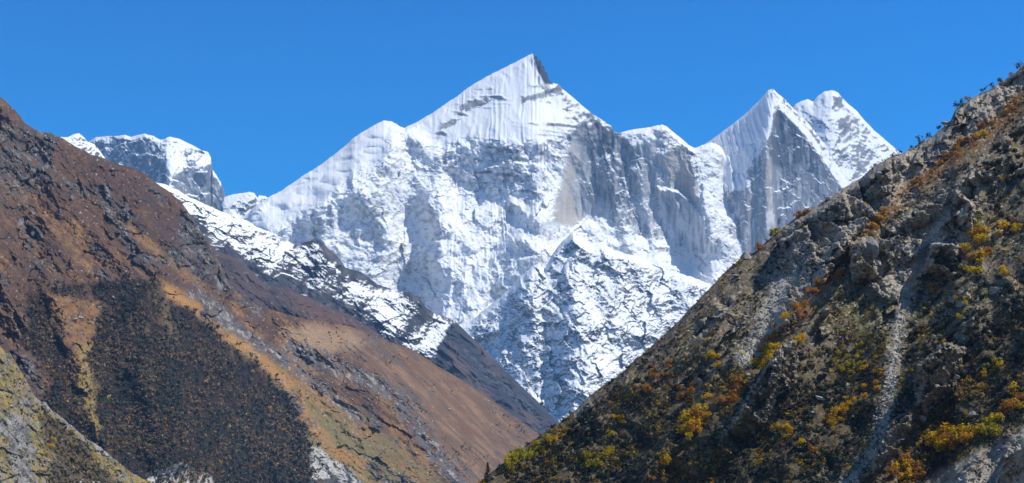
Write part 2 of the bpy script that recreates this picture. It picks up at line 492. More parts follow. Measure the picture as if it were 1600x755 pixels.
def m_paint(f):
    rock = flat(f, GRANITE)
    rock = mixc(rock, GRANITE_D, sstep(-.2, .4, fbm(f.u, f.v, 34, 5, .6, 21)) * .8)
    rock = mixc(rock, (.40, .36, .31), f.poly(BUTTRESS_L, 14) * sstep(-.2, .3, fbm(f.u, f.v, 40, 4, .6, 22)) * .8)
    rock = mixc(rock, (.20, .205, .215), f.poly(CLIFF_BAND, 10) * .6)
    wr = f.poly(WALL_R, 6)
    rock = mixc(rock, (.205, .215, .235), wr * .85)  # blue self-shadow of the steep wall painted into the rock colour
    rock = mixc(rock, (.085, .09, .10), f.poly([(893,200),(930,180),(965,205),(1000,250),(990,300),(960,330),(925,300),(905,260)], 9, 12) * .8)  # dark rock of the upper wall, its blue shade painted in too
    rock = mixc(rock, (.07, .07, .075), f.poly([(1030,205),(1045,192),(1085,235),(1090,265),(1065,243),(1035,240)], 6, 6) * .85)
    bg_ = np.maximum(f.poly(BEIGE_R, 6), f.poly(BEIGE_C, 5))
    rock = mixc(rock, BEIGE, bg_ * .9)  # sunlit parts of the wall painted as lighter beige rock
    rock = rock * (1 + .30 * streaks(f, 1) * wr + .10 * fbm(f.u, f.v, 8, 4, .6, 28))[..., None]
    rock = mixc(rock, (.045, .045, .05), f.poly([(829,82),(836,80),(850,100),(862,132),(850,128),(838,108)], 2, 2))
    need = .32 + flat(f, (0, 0, 0))[..., 0]
    cr = f.poly(CREST_R, 7, 9, 16) * sstep(-.25, .15, fbm(f.u, f.v * 1.6, 12, 4, .65, 57))
    rock = mixc(rock, (.075, .075, .08), np.maximum(cr, f.strata * .9))
    need = need + .6 * f.strata + .42 * cr + .12 * wr + .28 * bg_ + .10 * f.poly(BUTTRESS_L, 10) + .04 * f.poly(CLIFF_BAND, 8)
    need = need + .5 * f.poly([(829,82),(836,80),(850,100),(862,132),(850,128),(838,108)], 2, 2)
    need = need + .12 * f.poly([(1030,205),(1045,192),(1085,235),(1090,265),(1065,243),(1035,240)], 6, 6)
    need = need - .30 * f.poly([(385,350),(420,300),(500,250),(600,180),(632,205),(590,240),(540,266),(510,305),(460,332),(420,358)], 10)
    need = need - .16 * f.poly([(650,195),(740,105),(826,70),(836,100),(850,130),(915,170),(905,200),(850,222),(790,225),(735,213),(690,225)], 8)
    need = need - .12 * f.line([(862,300),(820,345),(775,380),(740,420),(722,470),(745,505)], 15, 8)
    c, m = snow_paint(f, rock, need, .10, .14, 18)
    # thin snow dusting on the walls
    dust = lerp(1.3 * fbm(f.u, f.v, 9, 4, .7, 29), streaks(f, 5, 5, 40), wr)
    c = mixc(c, SNOW, (1 - m) * (1 - .8 * f.strata) * lerp(.85, .78, wr) * sstep(-.40, .25, dust + .5 * fbm(f.u, f.v, 50, 3, .5, 24)) * (1 - bg_) * (1 - .65 * wr * sstep(380, 300, f.py)) * (1 - .8 * cr))
    c = mixc(c, (.035, .035, .04), f.poly([(831,80),(838,80),(852,98),(864,132),(850,131),(841,112)], 1.5, 2))
    return c

build_mountain('snow_peak', M_TOP, M_BOT, 335, 1300, M_DR, m_slope, m_shape, m_paint, dict(amp=.10, bump=.35), jag=1.6, jag_wl=12,
               label='highest snow mountain, a fluted white pyramid with granite walls and a dark rock tooth on its summit', D0=11000)

# ---- the rocky snow spur at the foot of the massif ------------------
F_TOP = [(690,520),(715,508),(735,503),(755,485),(775,470),(795,452),(815,430),(832,416),(842,412),(852,420),(862,400),(872,385),(884,372),(896,362),(905,372),
 (920,380),(940,378),(960,392),(985,398),(1010,405),(1040,420),(1075,432),(1100,440),(1130,452),(1180,500)]
F_BOT = [(690,560),(750,600),(830,690),(880,720),(960,700),(1060,600),(1180,540)]
def f_slope(f):
    S = 47 + 15 * fbm(f.u, f.v, 60, 4, .6, 30) + 14 * fbm(f.u, f.v, 18, 4, .6, 31)
    return lerp(S, 40, f.line([(905,400),(915,450),(935,500),(930,560)], 14, 14))
def f_shape(f):
    uf = f.u + 10 * fbm(f.u, f.v, 30, 4, .6, 32); vf = f.v + 10 * fbm(f.u, f.v, 30, 4, .6, 39)
    a = uf * .82 + vf * .57; b = -uf * .57 + vf * .82
    h = 24 * ridged(a * 1.1 , b * .6, 85, 4, .5, 33) + 14 * (ridged(uf * .9 - vf * .5, vf * .7 + uf * .3, 42, 4, .55, 38) - .3)
    h = h + .36 * facets(a, b, 34, 3) + .42 * facets(a * .8, b, 12, 4) + 3.4 * fbm(f.u, f.v, 10, 5, .7, 35)
    h = h + f.rib([(842,410),(850,440),(872,470),(885,515),(915,560),(905,610),(930,660)], 60, 90, 9, warp=22)
    h = h + f.rib([(842,410),(815,450),(780,490),(750,530)], 30, 50, 16) + f.rib([(896,362),(905,400),(955,440),(990,480),(1000,540)], 60, 70, 9, warp=22)
    h = h - f.rib([(880,380),(905,430),(940,500),(960,580)], 22, 26, 10)
    return h * sstep(-1, 14, f.py - f.top)
def f_paint(f):
    rock = mixc(flat(f, (.085, .085, .09)), (.24, .23, .22), sstep(-.3, .4, fbm(f.u, f.v, 30, 4, .6, 36)))
    need = .31 - .05 * sstep(400, 560, f.py) + .10 * f.poly([(960,400),(1040,430),(1060,470),(1000,480),(960,440)], 20)
    c, m = snow_paint(f, rock, need, .07, .26, 20, 3)
    return mixc(c, SNOW, (1 - m) * .5 * sstep(.02, .3, fbm(f.u, f.v, 5, 3, .7, 37)))
build_mountain('snow_spur', F_TOP, F_BOT, 690, 1180, [(690, 8600), (842, 8700), (1180, 9300)], f_slope, f_shape, f_paint, dict(amp=.12, bump=.4),
               jag=3, label='broken rocky spur dusted with snow below the highest peak, its own small pointed top', D0=8800)

# ---- the right-hand pyramid above its grey wall ---------------------
P_TOP = [(1060,262),(1085,240),(1095,229),(1110,220),(1120,212),(1130,205),(1150,190),(1170,173),(1185,158),(1195,147),(1200,141),(1208,139),(1215,146),
 (1228,157),(1240,170),(1250,180),(1262,192),(1275,208),(1288,225),(1300,245),(1310,262),(1320,280),(1335,305),(1380,380)]
P_BOT = [(1060,470),(1130,450),(1200,430),(1300,400),(1380,420)]
RIGHT_FACE = [(1212,176),(1218,170),(1262,218),(1300,268),(1326,305),(1300,345),(1225,400),(1214,370),(1205,300),(1200,235)]
def p_slope(f):
    S = 80 + 4 * fbm(f.u, f.v, 30, 4, .6, 40)
    S = lerp(S, 88, f.poly(RIGHT_FACE, 5, 3, 14))
    S = lerp(S, 52, f.poly([(1085,245),(1120,205),(1200,130),(1216,150),(1212,180),(1200,215),(1185,222),(1140,245),(1110,262)], 6, 4))
    S = lerp(S, 56, f.poly([(1085,250),(1125,240),(1185,230),(1172,270),(1168,290),(1130,305),(1095,300)], 6, 8))
    S = lerp(S, 45, f.poly([(1208,130),(1240,160),(1300,240),(1340,310),(1318,300),(1262,217),(1218,170)], 2, 2, 12))
    return S
def p_shape(f):
    rf = f.poly(RIGHT_FACE, 8)
    uf = f.u + 7 * fbm(f.u, f.v, 24, 4, .6, 48); vf = f.v * .6 + 7 * fbm(f.u, f.v, 24, 4, .6, 49)
    h = (.14 + .05 * rf) * (facets(uf, vf, 40, 21) + facets(uf, vf, 15, 22)) + 2.2 * fbm(uf, f.v / 2, 14, 4, .65, 56) * (.4 + .6 * rf) + 5 * (ridged((f.u + 5 * fbm(f.u, f.v, 30, 3, .5, 41)), f.v / 7, 22, 4, .5, 42)) + 1.2 * fbm(f.u, f.v / 5, 6, 3, .6, 43)
    fl = f.poly([(1090,240),(1120,205),(1200,130),(1214,160),(1200,215),(1140,245),(1110,290)], 8)
    uu = f.u + .25 * f.v
    h = h * (1 - fl * .8) + fl * (2.0 * (1 - 2 * np.abs(pn(uu / 11, f.v / 200, 44))) + 1.2 * (1 - 2 * np.abs(pn(uu / 5, f.v / 120, 45))))
    # the edge between the white face and the dark one
    h = h + f.rib([(1207,136),(1206,190),(1198,240),(1200,300),(1210,370),(1216,430)], 70, 120, 30, .03, 8)
    h = h + f.rib([(1118,240),(1140,300),(1150,420)], 20, 24, 9)
    h = h + f.rib([(1168,280),(1166,340),(1170,430)], 12, 14, 6)
    return h * sstep(-1, 6, f.py - f.top)
def p_paint(f):
    rock = mixc(flat(f, (.27, .265, .265)), (.36, .34, .32), sstep(-.2, .4, fbm(f.u, f.v / 3, 18, 4, .6, 46)))
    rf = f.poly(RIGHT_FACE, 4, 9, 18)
    rock = mixc(rock, (.19, .205, .23), rf * .85)  # blue shade of the steep face tinted into the grey rock
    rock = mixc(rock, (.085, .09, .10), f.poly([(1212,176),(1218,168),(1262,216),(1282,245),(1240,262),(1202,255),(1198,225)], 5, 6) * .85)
    rock = mixc(rock, BEIGE, f.line([(1200,250),(1199,300),(1208,350),(1214,385)], 5, 3) * .8)  # sunlit rock edge painted as a beige strip
    rock = rock * (1 + .28 * streaks(f, 8, 5, 70))[..., None]
    need = .34 + .02 * rf - .30 * f.poly([(1085,245),(1120,205),(1200,130),(1212,160),(1203,225),(1185,240),(1165,262),(1170,292),(1130,305),(1095,300)], 6, 9, 16) + .1 * f.line([(1200,250),(1199,300),(1208,350),(1214,385)], 6, 3)
    need = need - .15 * f.poly([(1208,130),(1240,160),(1300,240),(1340,310),(1318,300),(1262,217),(1218,170)], 2, 2, 12)
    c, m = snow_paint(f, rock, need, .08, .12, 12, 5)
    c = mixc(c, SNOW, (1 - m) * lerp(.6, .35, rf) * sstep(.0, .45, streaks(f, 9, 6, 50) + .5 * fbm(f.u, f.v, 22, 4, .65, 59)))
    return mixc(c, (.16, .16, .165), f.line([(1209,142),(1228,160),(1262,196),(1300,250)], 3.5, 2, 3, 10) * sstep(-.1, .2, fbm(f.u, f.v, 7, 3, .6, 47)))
build_mountain('granite_pyramid', P_TOP, P_BOT, 1060, 1380, [(1060,12000),(1207,12000),(1380,12900)], p_slope, p_shape, p_paint, dict(amp=.10, bump=.3),
               jag=1.2, label='sharp snow pyramid with one white fluted face and one bare grey granite face', D0=12000, smooth_s=4)

# ---- the rounded white peak behind it --------------------------------
D_TOP = [(1215,205),(1235,172),(1243,163),(1252,158),(1262,155),(1271,159),(1278,150),(1288,143),(1300,141),(1310,145),(1315,152),(1325,162),(1340,175),
 (1350,187),(1365,203),(1380,216),(1395,229),(1405,237),(1430,258),(1470,300)]
D_BOT = [(1215,330),(1300,360),(1400,330),(1470,330)]
def d_shape(f):
    h = 12 * ridged(f.u, f.v * .8, 50, 4, .5, 52) + 3 * fbm(f.u, f.v, 14, 4, .6, 53)
    h = h + f.rib([(1300,138),(1302,190),(1330,250),(1350,330)], 50, 60, 24, .05)
    uu = f.u + .5 * f.v
    h = h + f.poly([(1320,150),(1440,260),(1380,270),(1330,210)], 12) * 2.2 * (1 - 2 * np.abs(pn(uu / 12, f.v / 160, 54)))
    return h * sstep(-1, 8, f.py - f.top)
def d_paint(f):
    rock = mixc(flat(f, (.25, .245, .25)), (.13, .13, .135), sstep(-.2, .4, fbm(f.u, f.v, 14, 4, .6, 55)))
    need = .33 + .10 * f.poly([(1308,150),(1325,165),(1350,230),(1370,262),(1330,262),(1290,215)], 14) + .25 * f.poly([(1302,155),(1318,152),(1318,168),(1304,166)], 3)
    c, m = snow_paint(f, rock, need, .08, .30, 14, 6)
    return c
build_mountain('domed_peak', D_TOP, D_BOT, 1215, 1470, [(1215,14000),(1470,14800)],
               lambda f: 50 + 10 * fbm(f.u, f.v, 34, 4, .6, 50), d_shape, d_paint, dict(amp=.08, bump=.3),
               label='round topped white peak behind the granite pyramid, a bluish hollow on its side', D0=14000)

# ---- the square-shouldered massif far to the left -------------------
L_TOP = [(100,245),(140,220),(150,215),(165,213),(180,213),(195,211),(205,214),(215,211),(227,209),(240,213),(250,219),(258,217),(265,214),(280,217),(300,227),
 (315,235),(325,238),(330,247),(332,265),(338,274),(345,285),(350,297),(354,310),(356,326),(360,345),(380,420)]
L_BOT = [(100,330),(250,350),(330,390),(380,440)]
def l_slope(f):
    S = 68 + 12 * fbm(f.u, f.v, 40, 4, .6, 60)
    S = lerp(S, 50, f.poly([(255,210),(330,235),(330,262),(290,262),(262,275),(255,245)], 8))
    S = lerp(S, 45, f.line([(275,250),(265,280),(255,310)], 9, 6))
    S = lerp(S, 82, f.poly([(270,275),(300,262),(332,258),(360,345),(300,320)], 6))
    return lerp(S, 50, 1 - sstep(5, 12, f.py - f.top))
def l_shape(f):
    h = 10 * ridged(f.u, f.v * .7, 42, 5, .55, 62) + 3 * fbm(f.u, f.v, 12, 4, .6, 63)
    h = h + .5 * facets(f.u + 5 * fbm(f.u, f.v, 14, 3, .6, 66), f.v, 22, 8) + f.rib([(330,240),(335,290),(350,345)], 30, 14, 12, .03)
    return (h + 2.5 * fbm(f.u, f.v / 6, 8, 3, .6, 64)) * sstep(-1, 6, f.py - f.top)
def l_paint(f):
    rock = mixc(flat(f, (.15, .16, .175)), (.27, .27, .27), sstep(-.2, .5, fbm(f.u, f.v / 2, 22, 4, .6, 65)))
    rock = rock * (1 + .25 * streaks(f, 12, 5, 50))[..., None]
    rock = mixc(rock, (.15, .165, .19), flat(f, (.5, .5, .5))[..., 0])
    need = .37 + .12 * f.poly([(270,275),(300,262),(332,258),(360,345),(300,320)], 6) - .15 * f.poly([(255,210),(330,235),(328,256),(290,258),(262,270)], 8)
    need = need - .2 * f.line([(275,250),(265,280),(255,310)], 8, 5)
    c, m = snow_paint(f, rock, need, .08, .26, 14, 7)
    c = mixc(c, SNOW, (1 - m) * .55 * sstep(.02, .4, fbm(f.u, f.v / 1.6, 10, 5, .7, 67)))
    return c
build_mountain('cliff_peak', L_TOP, L_BOT, 100, 380, [(100,12500),(260,12300),(380,13000)], l_slope, l_shape, l_paint, dict(amp=.1, bump=.3), smooth_s=3,
               label='flat topped far mountain with a sheer blue grey cliff dropping at its right end', D0=12300)

T_TOP = [(340,330),(350,308),(358,305),(375,302),(390,300),(397,302),(402,309),(405,305),(415,307),(425,314),(440,330)]
def t_shape(f):
    vv = f.v - .35 * f.u
    return (7 * ridged(f.u, f.v, 26, 4, .55, 70) + 2.5 * pn(vv / 9, f.u / 50, 71) + f.rib([(398,300),(380,330)], 14, 8, 8, .02)) * sstep(-1, 5, f.py - f.top)
def t_paint(f):
    c, m = snow_paint(f, flat(f, (.15, .155, .165)), .42, .08, .2, 10, 8)
    return c
build_mountain('snow_shoulder', T_TOP, [(340,400),(440,400)], 340, 440, [(340,11500),(440,11800)], lambda f: 52 + 14 * fbm(f.u, f.v, 18, 4, .6, 72),
               t_shape, t_paint, dict(amp=.1, bump=.3), smooth_s=3, label='small striped snow knoll between the far cliff and the great white shoulder', D0=11500)

K_TOP = [(80,228),(95,214),(105,215),(115,210),(123,208),(131,214),(138,222),(147,225),(156,236),(175,262)]
build_mountain('snow_knob', K_TOP, [(80,280),(175,300)], 80, 175, [(80,7000),(175,7200)], lambda f: 50 + 16 * fbm(f.u, f.v, 12, 4, .6, 74),
               lambda f: (6 * ridged(f.u, f.v, 18, 4, .6, 75) + 2 * fbm(f.u, f.v, 5, 3, .6, 76)) * sstep(-1, 5, f.py - f.top),
               lambda f: snow_paint(f, flat(f, (.10, .10, .10)), .50, .07, .3, 8, 9)[0], dict(amp=.1, bump=.3), smooth_s=3,
               label='little speckled snow knob peeping over the brown ridge on the left', D0=7000)

B_TOP = [(310,360),(330,385),(345,395),(360,400),(380,412),(400,430),(415,445),(430,448),(450,452),(475,462),(500,472),(520,483),(545,492),(565,503),(580,514),
 (590,521),(605,532),(640,560)]
# ---- the snow-capped dark ridge in the middle ------------------------
S_TOP = [(190,280),(235,285),(250,287),(262,290),(275,295),(290,306),(320,319),(345,330),(365,341),(385,344),(400,354),(420,362),(435,372),(450,377),(463,385),(475,379),(490,376),
 (505,380),(515,390),(528,402),(540,418),(560,424),(575,432),(590,445),(605,450),(620,455),(640,457),(655,464),(665,480),(685,492),(700,497),(712,503),
 (725,515),(745,535),(770,560),(800,590),(830,618),(850,637),(865,652),(877,664),(900,690)]
S_BOT = [(190,330),(340,440),(450,500),(600,570),(700,620),(800,690),(900,730)]
BARE_FLANK = [(708,500),(720,505),(780,565),(900,690),(860,720),(640,585),(672,560),(688,535),(700,515)]
def s_slope(f):
    S = 44 + 12 * fbm(f.u, f.v, 44, 4, .6, 80) + 12 * fbm(f.u, f.v, 14, 4, .6, 81)
    return S
def s_shape(f):
    a = f.u * .8 - f.v * .6; b = f.u * .6 + f.v * .8
    a = a + 10 * fbm(f.u, f.v, 40, 3, .5, 82)
    h = 13 * ridged(a * .55, b, 50, 4, .5, 83) + .30 * facets(a * .7, b, 24, 9) + .26 * facets(a * .6, b, 9, 10) + 5 * (ridged(a * .5, b, 16, 4, .6, 89) - .3) + 2.4 * fbm(f.u, f.v, 8, 4, .65, 84)
    h = h + f.poly(BARE_FLANK, 10) * (9 * (ridged(a * .35, b, 26, 4, .6, 98) - .3) + .35 * facets(a * .5, b, 11, 18))
    h = h + f.rib([(490,374),(520,420),(570,470),(640,520),(700,560)], 40, 40, 20)
    h = h + f.rib([(640,455),(665,480),(712,503),(702,530),(690,560),(684,580)], 40, 46, 26, .05)
    h = h + f.rib([(463,385),(430,410),(420,440)], 26, 26, 10)
    h = h - f.rib([(530,420),(600,470),(660,520)], 20, 24, 8)
    return h * sstep(-1, 10, f.py - f.top)
def s_paint(f):
    rock = mixc(flat(f, (.045, .047, .058)), (.11, .105, .108), sstep(-.2, .4, fbm(f.u, f.v, 24, 4, .6, 85)))
    bare = np.clip(f.poly(BARE_FLANK, 9, 12, 22) + .0, 0, 1); bare = sstep(.25, .75, bare + .5 * fbm(f.u * .6 + f.v * .6, f.v * .3 - f.u * .3, 9, 4, .65, 88))
    need = .57 + .06 * sstep(350, 400, f.py) - .12 * f.poly([(240,250),(400,345),(450,400),(420,430),(330,380)], 20)
    need = need - .12 * f.poly([(560,500),(610,465),(650,500),(600,540)], 10) - .12 * f.poly([(620,540),(690,500),(705,515),(680,570),(640,560)], 8)
    need = need + .18 * f.line([(490,378),(530,410),(560,430)], 9) + .16 * f.line([(640,500),(620,540),(590,520)], 9) + .2 * f.line([(640,462),(668,490),(640,520)], 8)
    need = need + .10 * fbm(f.u * .8 + f.v * .6, f.v * .5 - f.u * .4, 40, 4, .6, 97) + .22 * sstep(13, 3, f.py - f.top) * sstep(430, 480, f.px)
    by = np.interp(f.px, [p[0] for p in B_TOP], [p[1] for p in B_TOP])
    need = need + .30 * sstep(34, 4, by - f.py) * sstep(620, 560, f.px)
    c, m = snow_paint(f, rock, need, .06, .24, 22, 10)
    a = f.u * .72 - f.v * .69; b = f.u * .69 + f.v * .72
    flank = mixc(flat(f, (.050, .054, .070)), (.10, .074, .074), sstep(-.1, .4, fbm(a / 4, b, 22, 4, .6, 86)))
    flank = mixc(flank, (.038, .043, .058), sstep(0, .4, fbm(a / 3, b, 30, 4, .6, 87)) * .8)
    flank = mixc(flank, (.20, .20, .21), f.line([(725,545),(770,590),(830,640)], 4, 4, 10) * .35 * sstep(-.1, .2, fbm(f.u, f.v, 9, 4, .65, 99)))
    return mixc(c, flank, bare)
build_mountain('snowy_ridge', S_TOP, S_BOT, 190, 900, [(190,5500),(480,6100),(712,6300),(900,6700)], s_slope, s_shape, s_paint, dict(amp=.16, bump=.45),
               jag=2.2, label='dark ridge streaked with snow across the middle, bare purple rock on its lower end', D0=6100)

# ---- bare purple-brown shoulder below it ------------------------------
def b_shape(f):
    a = f.u * .8 - f.v * .6; b = f.u * .6 + f.v * .8
    return (13 * ridged(a * .4, b, 36, 5, .6, 90) + .5 * facets(a * .6, b, 12, 17) + 3 * fbm(f.u, f.v, 8, 4, .6, 91) + f.rib([(345,392),(390,440),(440,500)], 30, 40, 12) +
            f.rib([(440,450),(500,500),(560,540)], 30, 30, 10)) * sstep(-1, 8, f.py - f.top)
def b_paint(f):
    a = f.u * .8 - f.v * .6; b = f.u * .6 + f.v * .8
    c = mixc(flat(f, (.085, .060, .060)), (.045, .040, .047), sstep(-.1, .4, fbm(a / 3, b, 20, 4, .6, 92)))
    c = mixc(c, (.13, .075, .055), f.poly([(455,455),(590,520),(560,540),(480,500)], 14) * .7)
    return mixc(c, (.24, .22, .21), sstep(.25, .5, fbm(f.u, f.v, 7, 3, .65, 93)) * .5)
build_mountain('brown_shoulder', B_TOP, [(310,470),(640,620)], 310, 640, [(310,4300),(640,4900)], lambda f: 42 + 8 * fbm(f.u, f.v, 30, 4, .6, 94),
               b_shape, b_paint, dict(amp=.2, bump=.5), label='bare purple brown shoulder under the snowy ridge', D0=4600)

# ================================================================== THE BROWN MOUNTAIN ON THE LEFT
W_TOP = [(-160,20),(-80,85),(0,152),(8,157),(20,169),(30,180),(40,193),(50,200),(60,205),(80,208),(100,218),(120,230),(140,240),(160,247),(185,256),(205,262),
 (220,268),(235,279),(250,290),(265,300),(280,312),(290,325),(300,340),(312,358),(325,378),(335,395),(345,414),(355,436),(368,455),(385,470),
 (400,477),(420,483),(450,492),(480,499),(520,505),(545,510),(575,522),(600,531),(640,545),(655,552),(680,570),(700,581),(730,599),(760,619),
 (790,641),(820,663),(845,681),(870,698),(930,740)]
W_BOT = [(-160,860),(600,860),(760,850),(930,830)]
W_DR = [(-160,2500),(0,2650),(200,2850),(345,3050),(420,3300),(640,3600),(850,3900),(930,4000)]
FOREST = [(60,452),(120,440),(250,440),(262,470),(300,492),(345,528),(370,552),(400,572),(430,600),(452,625),(462,655),(478,680),(486,700),(490,722),(492,790),(180,790),(160,700),(150,620),(140,560),(155,500),(172,478)]
FOREST2 = [(46,452),(70,470),(95,540),(118,600),(140,650),(150,720),(190,790),(90,790),(60,690),(50,640),(80,600),(62,560),(30,540),(40,520)]
CREST = [(235,438),(262,462),(300,488),(350,528),(400,568),(440,602),(462,640),(484,690),(500,760)]
GRASS_STRIP = [(250,440),(275,455),(300,470),(340,505),(400,545),(450,585),(520,650),(600,720),(660,790),(520,790),(490,700),(462,640),(430,600),(370,548),(300,490),(262,464)]
SLOPE_O = [(480,500),(545,508),(655,552),(760,620),(880,700),(860,790),(740,790),(690,700),(620,620),(560,560),(470,520)]
SCAR = [(455,545),(500,565),(540,580),(585,600),(610,612),(640,650),(665,690),(700,730),(730,770)]
SCAR2 = [(300,455),(330,475),(360,505),(390,530),(430,552),(470,580),(520,620),(560,655)]
SAND = [(232,740),(250,733),(270,728),(290,722),(308,738),(330,742),(345,790),(215,790)]
SAND2 = [(484,698),(500,700),(520,718),(545,732),(570,760),(590,790),(484,790)]

W_CLIFFS = [[(0,440),(8,455),(30,490),(50,520),(44,530),(20,505),(0,478)], [(0,487),(20,498),(36,530),(30,545),(10,520),(0,510)], [(20,480),(40,495),(62,522),(58,530),(40,520)],
            [(0,178),(14,180),(26,205),(20,222),(0,215)], [(85,282),(100,290),(108,306),(95,304)], [(40,345),(62,360),(70,378),(50,370)], [(10,385),(34,402),(45,422),(25,415)],
            [(340,412),(354,440),(366,462),(358,470),(344,446)], [(190,305),(222,312),(218,326),(196,322)], [(255,275),(300,312),(330,360),(318,372),(285,330)],
            [(118,268),(132,292),(140,315),(128,305)], [(215,405),(240,425),(256,445),(236,440)], [(200,575),(212,588),(206,600),(196,590)]]
def w_axes(f):
    return f.u * .74 - f.v * .67, f.u * .67 + f.v * .74        # down the fall of the bedding, across it

def w_slope(f):
    S = 39 + 6 * fbm(f.u, f.v, 70, 4, .5, 100)
    a, b = w_axes(f)
    S = S + 10 * np.clip(fbm(a / 2.2, b, 26, 4, .6, 101) * 1.6 - .2, 0, 1)
    S = lerp(S, 50, f.poly([(285,318),(312,355),(352,432),(372,470),(345,455),(318,420),(300,385),(285,350)], 8, 8))
    S = lerp(S, 48, f.poly([(0,195),(40,205),(70,235),(60,290),(0,300)], 16, 14))
    S = lerp(S, 74, f.poly(SAND, 4, 4)); S = lerp(S, 70, f.poly(SAND2, 5, 4))
    return S

def w_shape(f):
    a, b = w_axes(f)
    aw = a + 12 * fbm(f.u, f.v, 60, 3, .5, 102); bw = b + 8 * fbm(f.u, f.v, 40, 3, .5, 103)
    smooth = f.poly(SLOPE_O, 14) * .75
    forest = np.maximum(f.poly(FOREST, 8), f.poly(FOREST2, 8))
    rocky = (1 - smooth) * (1 - .7 * forest)
    h = 16 * fbm(f.u, f.v, 160, 3, .5, 104)
    h = h + rocky * (22 * (ridged(aw / 4.5, bw, 62, 4, .55, 105) - .3) + 6 * (ridged(aw / 2.0, bw, 20, 4, .6, 106) - .4))
    out = sstep(.05, .35, fbm(a / 1.7, b, 55, 4, .6, 107))                     # rock outcrops
    f.outcrop = np.clip(out * (1 - smooth) * (1 - forest) + f.poly([(285,318),(312,355),(352,432),(372,470),(345,455),(318,420),(300,385),(285,350)], 8, 8)
                        + f.poly([(0,180),(40,205),(75,240),(60,300),(0,310)], 14, 14) * .8, 0, 1)
    a2 = a + 6 * fbm(f.u, f.v, 14, 3, .6, 108); b2 = b + 6 * fbm(f.u, f.v, 14, 3, .6, 109)
    h = h + f.outcrop * (1.0 * facets(a2 / 2.0, b2, 17, 11) + 1.0 * facets(a2 / 1.6, b2, 7.5, 12))
    h = h + (1 - smooth / .75) * (1 - .8 * forest) * (.5 * facets(a2 / 1.5, b2, 24, 13) + .55 * facets(f.u, f.v, 5, 14) + 3 * fbm(f.u, f.v, 26, 4, .6, 115))
    h = h + (1 - .5 * smooth) * 1.8 * fbm(f.u, f.v, 7, 3, .65, 110)
    for k, p in enumerate(W_CLIFFS): h = h + f.cliff(p, 1.1, 2, 4, 10, k, .06)
    # the forested spur stands in front of the grass slope; its own gullies
    h = h + f.rib(CREST, 300, 40, 60, .03, 6, .8)
    h = h + f.rib([(150,440),(165,520),(185,620),(230,760)], 40, 40, -26, .06) + f.rib([(250,442),(255,520),(270,620),(300,740)], 60, 50, 36)
    h = h + f.rib([(310,500),(330,560),(350,640),(370,740)], 40, 45, -22) + f.rib([(350,530),(380,600),(410,680),(430,760)], 36, 36, 24) + f.rib([(70,430),(110,540),(150,660),(200,780)], 40, 34, 26)
    h = h + f.rib([(60,450),(90,540),(125,640)], 26, 26, -22)
    # eroded scars on the grass slope
    sc = f.line(SCAR, 13, 8, 8); sc2 = f.line(SCAR2, 9, 6, 8)
    f.scar = np.maximum(sc, sc2)
    h = h - f.rib(SCAR, 24, 14, 12, .05, 8) - f.rib(SCAR2, 16, 10, 8, .05, 8)
    h = h + f.scar * 5 * (ridged(aw / 2.5, bw, 14, 4, .6, 111) - .4)
    h = h + f.poly(SAND, 4, 4) * 4 * (ridged(f.u + .3 * f.v, f.v / 4, 18, 3, .55, 112) - .4)
    h = h + f.poly(SAND2, 4, 4) * 5 * (ridged(f.u + .6 * f.v, f.v / 3, 20, 3, .55, 113) - .4)
    # runnels of the grass slope
    h = h + smooth * 4.5 * (1 - 2 * np.abs(fbm(a / 7, b, 13, 3, .6, 114)))
    h = h + f.rib([(0,250),(110,330),(230,420),(300,470)], 40, 50, 12) + f.rib([(100,215),(200,320),(300,420),(360,490)], 40, 50, 12)
    return h * sstep(-1, 14, f.py - f.top)

